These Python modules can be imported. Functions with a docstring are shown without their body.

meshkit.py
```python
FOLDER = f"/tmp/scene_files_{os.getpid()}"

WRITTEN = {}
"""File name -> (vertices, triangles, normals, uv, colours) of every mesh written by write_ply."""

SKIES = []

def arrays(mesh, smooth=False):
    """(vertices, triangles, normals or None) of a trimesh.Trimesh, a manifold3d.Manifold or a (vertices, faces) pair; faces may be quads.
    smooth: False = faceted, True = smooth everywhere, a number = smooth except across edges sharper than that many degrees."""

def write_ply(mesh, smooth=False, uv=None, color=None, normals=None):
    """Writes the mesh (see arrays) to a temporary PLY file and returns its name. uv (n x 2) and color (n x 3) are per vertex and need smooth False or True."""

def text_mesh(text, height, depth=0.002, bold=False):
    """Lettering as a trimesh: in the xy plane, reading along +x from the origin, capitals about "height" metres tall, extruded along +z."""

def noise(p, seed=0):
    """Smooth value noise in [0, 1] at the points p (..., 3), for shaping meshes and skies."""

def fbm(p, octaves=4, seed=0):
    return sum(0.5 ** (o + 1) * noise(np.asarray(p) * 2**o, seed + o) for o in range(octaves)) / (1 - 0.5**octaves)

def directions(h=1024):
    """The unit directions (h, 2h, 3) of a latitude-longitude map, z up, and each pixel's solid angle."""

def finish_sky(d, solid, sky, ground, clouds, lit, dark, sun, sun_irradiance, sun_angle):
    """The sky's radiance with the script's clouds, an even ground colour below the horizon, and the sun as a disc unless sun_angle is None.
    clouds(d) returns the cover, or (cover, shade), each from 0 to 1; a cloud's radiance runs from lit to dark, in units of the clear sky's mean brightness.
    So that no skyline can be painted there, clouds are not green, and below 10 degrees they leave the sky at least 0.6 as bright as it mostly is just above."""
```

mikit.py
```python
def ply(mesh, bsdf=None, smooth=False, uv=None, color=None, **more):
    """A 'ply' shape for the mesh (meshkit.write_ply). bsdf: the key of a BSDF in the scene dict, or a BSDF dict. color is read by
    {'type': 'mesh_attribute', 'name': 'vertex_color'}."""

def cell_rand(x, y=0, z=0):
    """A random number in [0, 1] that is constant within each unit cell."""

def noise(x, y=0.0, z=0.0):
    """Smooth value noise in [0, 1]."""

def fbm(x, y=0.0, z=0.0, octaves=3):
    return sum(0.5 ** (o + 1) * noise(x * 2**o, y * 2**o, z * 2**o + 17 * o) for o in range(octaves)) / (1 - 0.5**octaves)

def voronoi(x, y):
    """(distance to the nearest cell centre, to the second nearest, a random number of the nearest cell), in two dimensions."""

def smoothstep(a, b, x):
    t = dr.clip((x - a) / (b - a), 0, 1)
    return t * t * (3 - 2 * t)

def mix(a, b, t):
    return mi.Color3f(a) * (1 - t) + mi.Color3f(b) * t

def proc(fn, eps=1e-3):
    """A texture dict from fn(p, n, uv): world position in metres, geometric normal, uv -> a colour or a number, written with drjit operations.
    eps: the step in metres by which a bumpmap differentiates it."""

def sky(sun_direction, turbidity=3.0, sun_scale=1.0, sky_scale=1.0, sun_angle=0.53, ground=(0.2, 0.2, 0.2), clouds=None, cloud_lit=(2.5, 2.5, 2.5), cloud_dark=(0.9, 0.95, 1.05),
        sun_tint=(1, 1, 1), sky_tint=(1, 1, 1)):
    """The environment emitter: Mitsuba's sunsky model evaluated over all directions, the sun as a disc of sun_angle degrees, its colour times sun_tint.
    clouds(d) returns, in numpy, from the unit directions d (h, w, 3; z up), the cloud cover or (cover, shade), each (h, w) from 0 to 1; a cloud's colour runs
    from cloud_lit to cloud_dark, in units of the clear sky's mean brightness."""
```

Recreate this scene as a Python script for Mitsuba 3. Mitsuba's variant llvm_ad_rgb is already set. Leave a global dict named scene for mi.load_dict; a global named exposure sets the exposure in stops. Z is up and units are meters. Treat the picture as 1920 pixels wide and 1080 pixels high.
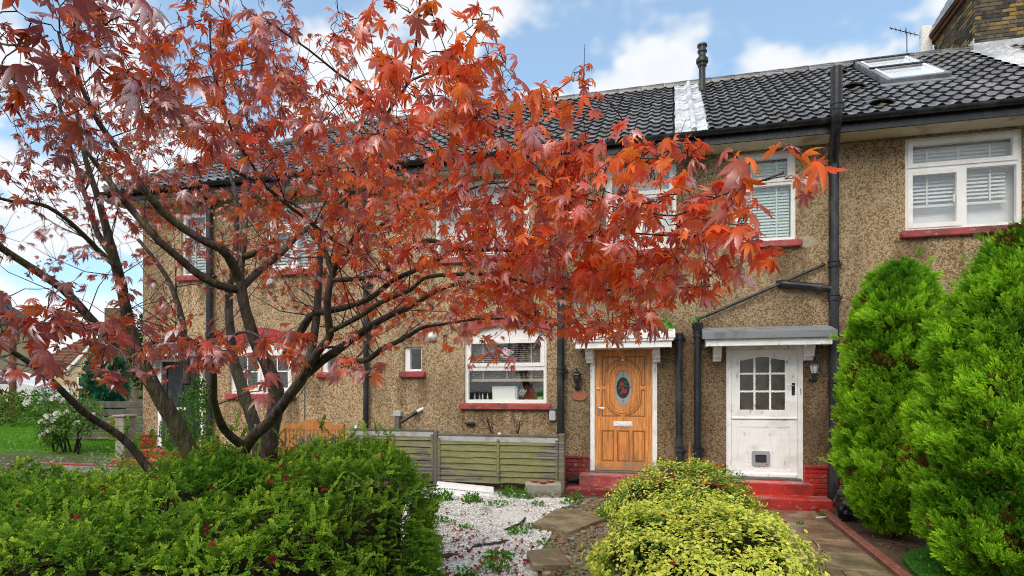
import math, numpy as np, trimesh, mitsuba as mi, drjit as dr, mikit, meshkit
from shapely.geometry import Polygon, box, Point
from shapely import affinity
from shapely.ops import unary_union
T = mi.ScalarTransform4f
scene, labels = {}, {}
rng = np.random.default_rng(7)
nrm = lambda a: a / np.maximum(np.linalg.norm(a, axis=-1, keepdims=True), 1e-9)

# ---------------------------------------------------------------- camera, sky, exposure
scene['camera'] = {'type': 'perspective', 'fov': 79.69, 'fov_axis': 'x', 'near_clip': 0.05, 'far_clip': 2000.0,
    'principal_point_offset_y': -0.1806,
    'to_world': T().look_at(origin=[0, 0, 1.65], target=[0, 1, 1.65], up=[0, 0, 1])}
exposure = 2.82

def clouds(d):
    z = np.maximum(d[..., 2], 0.02)
    q = np.stack([d[..., 0] / (z + 0.35), d[..., 1] / (z + 0.35), z * 0], -1) * 5.34384 + np.array([18.6244, 40.2980, 46.3590])
    n = meshkit.fbm(q, 5, seed=11)
    az = np.arctan2(d[..., 0], d[..., 1])
    c = np.clip((n + 0.14 * np.clip(-az, 0, 1) + 0.10 * np.clip((np.abs(az) - 1.0) / 0.8, 0, 1) - 0.4656) / 0.11, 0, 1)
    c = c * c * (3 - 2 * c)
    return np.clip(0.20 + c * 0.76, 0, 1), np.clip((n - 0.60) * 2.2, 0, 0.6)

scene['sky'] = mikit.sky([-0.35, -0.75, 0.80], turbidity=3.0, sun_scale=0.26, sun_angle=40, sky_scale=1.0, ground=(0.10, 0.11, 0.07),
    clouds=clouds, cloud_lit=(1.60, 1.63, 1.66), cloud_dark=(1.05, 1.10, 1.18), sky_tint=(0.95, 1.09, 1.03), sun_tint=(0.92, 0.98, 1.10))

def PLY(mesh, bsdf=None, **k):
    return mikit.ply(mesh, 'mat_' + bsdf if isinstance(bsdf, str) else bsdf, **k)

# ---------------------------------------------------------------- house frame: s along the terrace, t into the house, z up
TH = math.atan(1150 / 4410); CT, ST = math.cos(TH), math.sin(TH); P0 = np.array([0, 10.47, 0.0])
RS = np.array([[CT, -ST, 0], [ST, CT, 0], [0, 0, 1.0]])         # rows: s, t, z axes
def W(p):
    return np.asarray(p, float) @ RS + P0
HM = np.eye(4); HM[:3, :3] = RS.T; HM[:3, 3] = P0
def st_of(x, y):
    return x * CT - (y - 10.47) * ST, x * ST + (y - 10.47) * CT
def ground_z(x, y):
    s, t = st_of(np.asarray(x, float), np.asarray(y, float))
    return np.clip(0.1 - 0.03 * s, -0.06, 1.0) + 0.0 * t

# ---------------------------------------------------------------- bookkeeping
used = {}
def num(k):
    n = used.get(k, -1) + 1; used[k] = n
    return k if n == 0 else f'{k}_{n:03d}'
def thing(name, label, cat, group=None):
    k = num(name); labels[k] = {'label': label, 'category': cat}
    if group: labels[k]['group'] = group
    return k
def part(parent, name, shape, label=None, stuff=False):
    k = num(f'{parent}__{name}' if parent else name); scene[k] = shape
    if label: labels.setdefault(k, {})['label'] = label
    if stuff: labels.setdefault(k, {})['kind'] = 'stuff'
    return k
def solo(name, shape, label, cat, group=None):
    k = thing(name, label, cat, group); scene[k] = shape
    return k
def setting(name, shape):
    k = num(name); scene[k] = shape; labels[k] = {'kind': 'structure'}
    return k

class MB:
    """collects pieces of one mesh"""
    def __init__(self): self.v, self.f, self.c, self.n = [], [], [], 0
    def add(self, v, f, c=(1, 1, 1)):
        v = np.asarray(v, float).reshape(-1, 3); f = np.asarray(f, int)
        if f.shape[1] == 4: f = np.vstack([f[:, [0, 1, 2]], f[:, [0, 2, 3]]])
        c = np.asarray(c, float)
        self.v.append(v); self.f.append(f + self.n); self.c.append(np.broadcast_to(c, v.shape)); self.n += len(v)
        return self
    def addm(self, m, c=(1, 1, 1)): return self.add(m.vertices, m.faces, c)
    def arr(self): return np.vstack(self.v), np.vstack(self.f), np.vstack(self.c)
    def ply(self, bsdf, smooth=False, color=False, world=False, **k):
        v, f, c = self.arr()
        if world: v = W(v)
        return PLY((v, f), bsdf, smooth=smooth, color=c if color else None, **k)

# bevelled box template
_h = []
for sx in (-1, 1):
    for sy in (-1, 1):
        for sz in (-1, 1):
            for a in range(3): _h.append((sx, sy, sz, a))
_tv = np.array([[x * (1 if a == 0 else .8), y * (1 if a == 1 else .8), z * (1 if a == 2 else .8)] for x, y, z, a in _h])
_hull = trimesh.convex.convex_hull(trimesh.PointCloud(_tv))
_ix = np.array([np.argmin(((np.asarray(_hull.vertices)[i] - _tv) ** 2).sum(1)) for i in range(len(_hull.vertices))])
_bf = _ix[np.asarray(_hull.faces)]
_bs = np.array([[x, y, z] for x, y, z, a in _h], float); _ba = np.array([a for *_, a in _h])
def bbox(a0, a1, b0, b1, c0, c1, bev=0.004):
    lo, hi = np.array([a0, b0, c0], float), np.array([a1, b1, c1], float)
    h = (hi - lo) / 2; bev = min(bev, h.min() * .8)
    v = _bs * h
    for ax in range(3): v[:, ax] -= _bs[:, ax] * bev * (_ba != ax)
    return v + (lo + hi) / 2, _bf
def hbox(mb, *a, bev=0.004, c=(1, 1, 1)):
    v, f = bbox(*a, bev=bev); mb.add(v, f, c); return mb
def hb(*a, bev=0.004):
    return hbox(MB(), *a, bev=bev)
def extr(poly, t0, t1):
    """polygon in (s, z) pushed from t0 to t1"""
    ms = []
    for g in getattr(poly, 'geoms', [poly]):
        m = trimesh.creation.extrude_polygon(g, t1 - t0, engine='earcut')
        v = np.asarray(m.vertices); f = np.asarray(m.faces)
        ms.append((np.stack([v[:, 0], t0 + v[:, 2], v[:, 1]], 1), f[:, ::-1]))
    mb = MB()
    for v, f in ms: mb.add(v, f)
    return mb
def tube(pts, rad, sides=8, smooth_n=0, cap=True):
    """swept tube -> (v, f)"""
    p = np.asarray(pts, float); r = np.broadcast_to(np.asarray(rad, float), (len(p),)).copy()
    if smooth_n:
        from scipy.interpolate import CubicSpline, PchipInterpolator
        d = np.r_[0, np.cumsum(np.linalg.norm(np.diff(p, axis=0), axis=1))]
        u = np.linspace(0, d[-1], smooth_n); p = PchipInterpolator(d, p)(u); r = np.interp(u, d, r)
    t = nrm(np.gradient(p, axis=0))
    ref = np.array([0.31, 0.2, 0.93]) if abs(t[0, 2]) < .9 else np.array([1, .1, 0.])
    a = np.zeros_like(p); prev = ref
    for i in range(len(p)):
        x = prev - t[i] * (prev @ t[i]); x /= np.linalg.norm(x) + 1e-12; a[i] = x; prev = x
    b = np.cross(t, a); ang = np.arange(sides) * 2 * np.pi / sides
    v = p[:, None] + r[:, None, None] * (np.cos(ang)[None, :, None] * a[:, None] + np.sin(ang)[None, :, None] * b[:, None])
    i, j = np.meshgrid(np.arange(len(p) - 1), np.arange(sides), indexing='ij')
    q = np.stack([i * sides + j, i * sides + (j + 1) % sides, (i + 1) * sides + (j + 1) % sides, (i + 1) * sides + j], -1).reshape(-1, 4)
    v = v.reshape(-1, 3); f = np.vstack([q[:, [0, 1, 2]], q[:, [0, 2, 3]]])
    if cap:
        n = len(v); v = np.vstack([v, p[0], p[-1]]); k = np.arange(sides)
        f = np.vstack([f, np.stack([k * 0 + n, (k + 1) % sides, k], 1), np.stack([k * 0 + n + 1, k + (len(p) - 1) * sides, (k + 1) % sides + (len(p) - 1) * sides], 1)])
    return v, f
def lathe(prof, n=16, axis=(0, 0, 1), org=(0, 0, 0)):
    """prof: (r, h) rows"""
    m = trimesh.creation.revolve(np.asarray(prof, float), sections=n)
    v = np.asarray(m.vertices); ax = nrm(np.asarray(axis, float))
    if abs(ax[2]) < .999:
        R = trimesh.geometry.align_vectors([0, 0, 1], ax)[:3, :3]; v = v @ R.T
    return v + np.asarray(org, float), np.asarray(m.faces)
def instances(tv, tf, pos, R, sc, col=None):
    """many copies of a template: pos (n,3), R (n,3,3) rows = axes, sc (n,) -> v, f, c; tv (nv,3) or (n,nv,3)"""
    n = len(pos); tv = np.broadcast_to(tv, (n,) + np.shape(tv)[-2:])
    v = np.einsum('nvi,nij->nvj', tv, R) * np.reshape(sc, (n, 1, 1)) + pos[:, None]
    f = tf[None] + (np.arange(n) * tv.shape[1])[:, None, None]
    c = None
    if col is not None:
        col = np.asarray(col); c = np.repeat(col[:, None], tv.shape[1], 1) if col.ndim == 2 else col
        c = c.reshape(-1, 3)
    return v.reshape(-1, 3), f.reshape(-1, 3), c
def frame_from(a, n):
    """axes rows: x = a, z ~ n"""
    a = nrm(a); y = nrm(np.cross(n, a)); z = np.cross(a, y)
    return np.stack([a, y, z], 1)
def rand_dirs(n, r=rng):
    return nrm(r.normal(size=(n, 3)))

# ---------------------------------------------------------------- materials
P = mikit.proc
def mat(name, color, rough=0.6, spec=0.5, bump=None, bscale=0.004, eps=2e-3, two=True, **k):
    base = {'type': 'rgb', 'value': list(color)} if isinstance(color, (tuple, list)) else color
    b = {'type': 'principled', 'base_color': base, 'roughness': rough, 'specular': spec, **k}
    if bump is not None:
        b = {'type': 'bumpmap', 'arbitrary': P(bump, eps), 'scale': bscale, 'bsdf': b}
    scene['mat_' + name] = {'type': 'twosided', 'bsdf': b} if two else b
VC = {'type': 'mesh_attribute', 'name': 'vertex_color'}
N, FB, MIX, SS, VO, CR = mikit.noise, mikit.fbm, mikit.mix, mikit.smoothstep, mikit.voronoi, mikit.cell_rand
def hs(p):
    return p.x * CT - (p.y - 10.47) * ST, p.x * ST + (p.y - 10.47) * CT

SILLS = [(5.87, 7.49, 3.9), (3.52, 4.55, 3.86), (1.51, 2.79, 3.84), (-1.48, .38, 3.89), (-4.90, -3.55, 3.84), (-6.86, -6.07, 3.84), (-.93, .68, 1.35), (-2.07, -1.58, 1.91), (-5.73, -4.20, 1.51)]
def dash_fn(p, n, uv):
    s, t = hs(p); u = s + t
    d1, d2, r = VO(u * 78, p.z * 78)
    e1, e2, r2 = VO(u * 36 + 7, p.z * 36)
    st = MIX((0.40, 0.295, 0.165), (0.58, 0.475, 0.32), r)
    st = MIX(st, (0.30, 0.17, 0.07), SS(0.70, 0.78, r2))
    st = MIX(st, (0.10, 0.065, 0.035), SS(0.80, 0.84, CR(dr.floor(r * 997), dr.floor(r2 * 991))))
    gap = SS(0.02, 0.16, d2 - d1)
    c = MIX((0.17, 0.12, 0.075), st, gap * 0.85 + 0.15)
    big = FB(u * 0.9, p.z * 0.8, 1.0, 4); streak = FB(u * 2.3 + FB(u * 0.7, p.z * 0.4, 2.0, 2) * 2.5, p.z * 0.5, 4.0, 4)
    c = c * (0.60 + 0.78 * big) * (1.0 + 0.38 * SS(0.95, 0.75, s))
    grime_and_tone = SS(0.45, 0.66, streak) * 0.34 + SS(0.85, 1.6, u) * SS(2.75, 2.35, p.z + 0.25 * (big - 0.5)) * 0.55 + SS(0.52, 0.66, FB(u * 1.7, p.z * 1.3, 9.0, 3)) * 0.25  # streaks and blotches of grime, plus a darker lower wall right of the downpipe
    run = 0.0                      # rain streaks that run down from the ends and lips of the sills
    for a, b, zz in SILLS:
        w = SS(a - 0.10, a + 0.02, u) * SS(b + 0.10, b - 0.02, u); e = SS(0.16, 0.0, dr.abs(u - a)) + SS(0.16, 0.0, dr.abs(u - b))
        run = run + (w * SS(0.40, 0.62, FB(u * 9, p.z * 0.5, zz, 3)) * 0.8 + e * 0.7) * SS(zz - 0.75, zz - 0.12, p.z + 0.3 * (big - 0.5)) * SS(zz + 0.01, zz - 0.03, p.z)
    c = MIX(c, c * mi.Color3f(0.42, 0.38, 0.34), dr.clip(grime_and_tone, 0, 0.85)); c = MIX(c, c * mi.Color3f(0.50, 0.45, 0.40), dr.clip(run, 0, 0.8))
    for a, zz, ra, rz, cc in ((-4.05, 2.45, 0.42, 0.24, (0.42, 0.42, 0.39)), (4.63, 3.93, 0.13, 0.10, (0.50, 0.45, 0.33)), (2.2, 3.55, 0.3, 0.12, (0.40, 0.36, 0.28))):
        q = dr.square((u - a) / ra) + dr.square((p.z - zz) / rz) + 1.2 * (FB(u * 6, p.z * 6, 3.0, 3) - 0.5); c = MIX(c, mi.Color3f(cc) * (0.75 + 0.5 * FB(u * 30, p.z * 30, 1.0, 2)), SS(1.1, 0.8, q) * 0.8)
    return c
def dash_bump(p, n, uv):
    s, t = hs(p); u = s + t
    d1, d2, r = VO(u * 78, p.z * 78)
    return SS(0.55, 0.0, d1) + 0.6 * FB(u * 5, p.z * 5, 2.0, 2)
mat('dash', P(dash_fn), 0.75, 0.4, dash_bump, 0.010, 3e-3)

mat('vc_matte', VC, 0.8, 0.3)
mat('vc_satin', VC, 0.42, 0.5)
mat('vc_wet', VC, 0.22, 0.6)
def dirty(col, dirt, amt, f=3.0):
    def fn(p, n, uv):
        k = FB(p.x * f + p.y * f, p.z * f, p.x * f - p.y * 2, 4)
        return MIX(col, dirt, SS(0.48, 0.75, k) * amt)
    return P(fn)
mat('upvc', dirty((0.80, 0.81, 0.82), (0.55, 0.53, 0.47), 0.35), 0.3, 0.5)
def wp(p, n, uv):
    k = FB(p.x * 5 + p.y * 4, p.z * 5, 2.0, 4); k2 = FB(p.x * 26 + p.y * 26, p.z * 9, 5.0, 3)
    c = MIX((0.84, 0.86, 0.88), (0.58, 0.57, 0.53), SS(0.50, 0.8, k) * 0.5)
    return MIX(c, (0.22, 0.19, 0.15), SS(0.74, 0.80, k2) * 0.5)
mat('white_paint', P(wp), 0.4, 0.5)
mat('cream_paint', dirty((0.60, 0.56, 0.44), (0.30, 0.25, 0.14), 0.8, 2.3), 0.55, 0.4)
def redfn(a, b):
    def fn(p, n, uv):
        k = FB(p.x * 6 + p.y * 3, p.z * 8, p.y * 6, 4); g = FB(p.x * 22, p.y * 22, p.z * 22, 3)
        c = MIX(a, b, SS(0.35, 0.7, k))
        h = FB(p.x * 2.6 + 4, p.y * 2.6, p.z * 5, 4); c = c * (0.72 + 0.55 * h)
        c = MIX(c, (0.075, 0.05, 0.042), SS(0.52, 0.70, FB(p.x * 4.5, p.y * 4.5 + 7, p.z * 3.2, 4)) * 0.6)
        c = MIX(c, (0.33, 0.21, 0.18), SS(0.7, 0.95, n.z) * SS(0.42, 0.62, FB(p.x * 5, p.y * 5, 8.0, 4)) * 0.55)
        return MIX(c, (0.30, 0.17, 0.14), SS(0.64, 0.72, g) * 0.7)
    return P(fn)
bmp = lambda f: (lambda p, n, uv: FB(p.x * f, p.y * f, p.z * f, 3))
mat('red_step', redfn((0.42, 0.028, 0.020), (0.30, 0.022, 0.018)), 0.34, 0.5, bmp(30), 0.004)
mat('rose_step', redfn((0.42, 0.10, 0.10), (0.32, 0.05, 0.05)), 0.4, 0.5, bmp(30), 0.004)
mat('plum_step', redfn((0.20, 0.025, 0.025), (0.13, 0.02, 0.02)), 0.4, 0.5, bmp(30), 0.004)
mat('red_sill', redfn((0.36, 0.060, 0.058), (0.29, 0.045, 0.045)), 0.4, 0.5, bmp(40), 0.002)
def blk(p, n, uv):
    k = FB(p.x * 9, p.y * 9, p.z * 2.5, 4)
    return MIX((0.012, 0.014, 0.019), (0.045, 0.05, 0.058), SS(0.45, 0.75, k))
mat('black_pipe', P(blk), 0.36, 0.5, bmp(18), 0.002)
def tilef(p, n, uv):
    s, t = hs(p); k = FB(s * 3, t * 3, p.z * 3, 4); g = FB(s * 40, t * 40, p.z * 40, 3); m = FB(s * 7 + 3, t * 7, p.z * 7, 3)
    c = MIX((0.105, 0.108, 0.118), (0.200, 0.205, 0.220), SS(0.3, 0.75, k)) * (0.85 + 0.3 * g)
    c = MIX(c, (0.10, 0.105, 0.04), SS(0.55, 0.68, m) * SS(0.40, 0.6, FB(s * 0.8 + 5, t * 0.8, 2.0, 3)) * 0.85)
    return MIX(c, (0.25, 0.25, 0.22), SS(0.71, 0.78, FB(s * 17, t * 17, p.z * 11, 3)) * 0.8) * (1 - 0.86 * SS(0.3, 0.7, uv.x)) * (0.62 + 0.76 * uv.y)  # shade on the tile lips painted in: front edges darkened through the uv
mat('roof_tile', P(tilef), 0.30, 0.7, bmp(60), 0.003)
mat('tile_edge', (0.012, 0.012, 0.014), 0.7, 0.3)
def lead(p, n, uv):
    k = FB(p.x * 3, p.y * 3, p.z * 3, 4); g = FB(p.x * 13, p.y * 9, p.z * 13, 3)
    return MIX(MIX((0.36, 0.39, 0.43), (0.62, 0.65, 0.69), SS(0.35, 0.65, k)), (0.30, 0.32, 0.34), SS(0.62, 0.75, g) * 0.7)
mat('lead_flash', P(lead), 0.30, 0.6, bmp(9), 0.006)
mat('lead_grey', dirty((0.20, 0.22, 0.25), (0.07, 0.08, 0.07), 0.6, 4), 0.38, 0.5, bmp(14), 0.006)
def oak(p, n, uv):
    s, t = hs(p); w = N(s * 5, p.z * 1.2, 3.0) * 0.6
    g = FB(s * 90 + w * 10, p.z * 5 + w, 1.0, 3); big = FB(s * 5, p.z * 2.2, 6.0, 3)
    c = MIX((0.68, 0.290, 0.085), (0.44, 0.155, 0.036), SS(0.35, 0.7, g) * 0.8)
    c = c * (0.75 + 0.5 * big)
    wear = SS(0.75, 0.40, p.z) * SS(0.35, 0.65, FB(s * 8, p.z * 8, 8.0, 3))
    return MIX(c, (0.30, 0.20, 0.13), wear * 0.75)
mat('oak_door', P(oak), 0.38, 0.5, lambda p, n, uv: FB(hs(p)[0] * 90, p.z * 5, 1.0, 3), 0.002)
def fence(p, n, uv):
    s, t = hs(p); g = FB(s * 3, p.z * 70, 2.0, 3); al = FB(s * 2.2, p.z * 3.0, 7.0, 4); fine = FB(s * 30, p.z * 40, 5.0, 2)
    c = MIX((0.20, 0.19, 0.16), (0.09, 0.085, 0.07), SS(0.3, 0.7, g))
    green = SS(0.36, 0.60, al) * SS(0.98, 0.82, p.z)
    return MIX(c, MIX((0.17, 0.18, 0.045), (0.28, 0.28, 0.09), fine), green * 0.66)
mat('oak_dark', (0.30, 0.105, 0.026), 0.45, 0.5)
mat('fence_wood', P(fence), 0.7, 0.3, lambda p, n, uv: FB(hs(p)[0] * 4, p.z * 80, 2.0, 3), 0.004)
mat('old_wood', dirty((0.13, 0.12, 0.11), (0.06, 0.065, 0.05), 0.8, 6), 0.7, 0.3)
mat('teak', dirty((0.45, 0.19, 0.055), (0.28, 0.11, 0.04), 0.7, 7), 0.45, 0.4)
scene['mat_glass'] = {'type': 'thindielectric', 'int_ior': 1.52}
scene['mat_skylight_glass'] = {'type': 'twosided', 'bsdf': {'type': 'principled', 'base_color': {'type': 'rgb', 'value': [0.55, 0.60, 0.64]}, 'roughness': 0.04, 'specular': 1.0, 'clearcoat': 1.0}}
mat('room', dirty((0.72, 0.75, 0.78), (0.62, 0.64, 0.66), 0.4, 1.0), 0.9, 0.1)
mat('dark_room', (0.07, 0.06, 0.055), 0.9, 0.1)
mat('pale_sheet', (0.74, 0.79, 0.83), 0.9, 0.1)
mat('blind', (0.62, 0.68, 0.70), 0.5, 0.4)
mat('teal_blind', (0.48, 0.62, 0.63), 0.5, 0.4)
mat('tan_blind', (0.34, 0.30, 0.22), 0.5, 0.4)
mat('steel', (0.62, 0.62, 0.62), 0.25, 0.5, metallic=1.0)
def brickf(p, n, uv):
    g = FB(p.x * 50, p.y * 50, p.z * 50, 3)
    return MIX((0.10, 0.085, 0.06), (0.19, 0.17, 0.13), g)
mat('mortar', P(brickf), 0.9, 0.2)
def stonef(p, n, uv):
    k = FB(p.x * 5, p.y * 5, 1.0, 4); g = FB(p.x * 45, p.y * 45, 3.0, 3)
    c = MIX((0.15, 0.115, 0.070), (0.26, 0.205, 0.130), SS(0.3, 0.7, k)) * (0.7 + 0.6 * g)
    return MIX(c, (0.10, 0.10, 0.035), SS(0.55, 0.72, FB(p.x * 9 + 3, p.y * 9, 5.0, 3)) * 0.6)
mat('path_stone', P(stonef), 0.42, 0.5, bmp(28), 0.006)
def conc(p, n, uv):
    k = FB(p.x * 6, p.y * 6, 2.0, 4); g = FB(p.x * 60, p.y * 60, 3.0, 3)
    c = MIX((0.15, 0.12, 0.06), (0.24, 0.20, 0.11), SS(0.3, 0.7, k)) * (0.6 + 0.8 * g)
    return MIX(c, (0.11, 0.13, 0.035), SS(0.5, 0.7, FB(p.x * 3 + 1, p.y * 3, 5.0, 3)) * 0.7)
mat('mossy_concrete', P(conc), 0.55, 0.4, bmp(35), 0.01)
def soil(p, n, uv):
    k = FB(p.x * 4, p.y * 4, 2.0, 4); g = FB(p.x * 40, p.y * 40, 3.0, 3)
    c = MIX((0.045, 0.030, 0.020), (0.10, 0.07, 0.045), k) * (0.6 + 0.8 * g)
    far = SS(10.5, 14.0, p.y)
    return MIX(c, MIX((0.05, 0.12, 0.02), (0.09, 0.19, 0.03), g), far)
mat('soil', P(soil), 0.85, 0.3, bmp(25), 0.03)
def gravf(p, n, uv):
    d1, d2, r = VO(p.x * 45, p.y * 45)
    c = MIX((0.55, 0.53, 0.49), (0.80, 0.79, 0.77), r) * (0.35 + 0.65 * SS(0.0, 0.2, d2 - d1))
    return MIX(c, (0.16, 0.14, 0.11), SS(0.55, 0.72, FB(p.x * 3, p.y * 3, 1.0, 4)) * 0.7)
mat('gravel_bed', P(gravf), 0.8, 0.3, lambda p, n, uv: VO(p.x * 45, p.y * 45)[0], 0.012)
def lawnf(p, n, uv):
    g = FB(p.x * 12, p.y * 12, 1.0, 4)
    return MIX((0.05, 0.15, 0.015), (0.11, 0.26, 0.03), g)
mat('lawn', P(lawnf), 0.8, 0.2, bmp(20), 0.03)
mat('moss', P(lambda p, n, uv: MIX((0.02, 0.07, 0.012), (0.05, 0.15, 0.02), FB(p.x * 14, p.y * 14, 1.0, 4))), 0.8, 0.2, bmp(30), 0.02)
mat('bark', P(lambda p, n, uv: MIX(MIX((0.022, 0.015, 0.013), (0.075, 0.050, 0.042), SS(0.25, 0.75, FB(p.x * 34, p.y * 34, p.z * 8, 4))),
    (0.060, 0.060, 0.018), SS(0.48, 0.70, FB(p.x * 5 + 2, p.y * 5, p.z * 3, 3)) * 0.75)), 0.55, 0.4,
    lambda p, n, uv: FB(p.x * 48, p.y * 48, p.z * 9, 4), 0.022)
mat('twig', (0.035, 0.018, 0.017), 0.5, 0.4)
mat('green_twig', (0.10, 0.075, 0.035), 0.6, 0.3)
def leafmat(name, rough, dtr, spec_eta=1.5):
    scene['mat_' + name] = {'type': 'principledthin', 'base_color': VC, 'roughness': rough, 'diff_trans': dtr, 'eta': spec_eta, 'spec_trans': 0.0}
scene['mat_maple_leaf'] = {'type': 'blendbsdf', 'weight': P(lambda p, n, uv: 0.02 + 0.24 * SS(0.46, 0.72, N(p.x * 11 + 3, p.y * 11, p.z * 11))), 'leaf': {'type': 'principledthin', 'base_color': VC, 'roughness': 0.4, 'diff_trans': 1.1, 'eta': 1.5, 'spec_trans': 0.0},
    'wet': {'type': 'twosided', 'bsdf': {'type': 'roughconductor', 'material': 'none', 'alpha': 0.28, 'specular_reflectance': {'type': 'rgb', 'value': [0.90, 0.88, 0.95]}}}}
leafmat('leaf', 0.42, 0.7)
leafmat('shrub_leaf', 0.42, 0.35)
leafmat('soft_leaf', 0.6, 0.7, 1.4)
mat('far_wall', dirty((0.52, 0.43, 0.27), (0.40, 0.32, 0.20), 0.6, 1.2), 0.85, 0.2)
mat('far_roof', dirty((0.06, 0.055, 0.06), (0.10, 0.09, 0.09), 0.6, 2), 0.6, 0.3)
mat('car_paint', (0.62, 0.64, 0.66), 0.25, 0.6, clearcoat=1.0)
mat('car_glass', (0.02, 0.025, 0.03), 0.05, 0.8)
mat('rubber', (0.02, 0.02, 0.02), 0.7, 0.3)
mat('bin_bag', (0.012, 0.013, 0.016), 0.22, 0.6, bmp(16), 0.03)
mat('clear_plastic', (0.5, 0.52, 0.55), 0.15, 0.7)
# ================================================================ ground
def sheet(x, y, z, bsdf, smooth=True):
    X, Y = np.meshgrid(x, y); Z = z(X, Y)
    nx, ny = len(x), len(y); i, j = np.meshgrid(np.arange(nx - 1), np.arange(ny - 1))
    a = (j * nx + i).ravel(); q = np.stack([a, a + 1, a + nx + 1, a + nx], 1)
    return PLY((np.stack([X, Y, Z], -1).reshape(-1, 3), q), bsdf, smooth=smooth)
gx = np.r_[-400, -200, -100, -60, np.arange(-40, 40.1, 0.5), 60, 100, 200, 400]
gy = np.r_[-100, -40, -20, np.arange(-8, 40.1, 0.5), 60, 100, 200, 500]
setting('ground', sheet(gx, gy, lambda x, y: ground_z(x, y) + 0.012 * (meshkit.noise(np.stack([x * 1.7, y * 1.7, x * 0], -1)) - .5), 'soil'))

def flat_poly(poly, dz, bsdf, cell=0.25):
    """a ground-hugging sheet cut to a world polygon, its edge turned down into the ground"""
    m = trimesh.creation.extrude_polygon(poly, 0.06, engine='earcut')
    m = m.subdivide_to_size(0.5)
    v = np.array(m.vertices); v[:, 2] += ground_z(v[:, 0], v[:, 1]) + dz - 0.06
    return PLY((v, np.asarray(m.faces)), bsdf, smooth=False)

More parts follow.
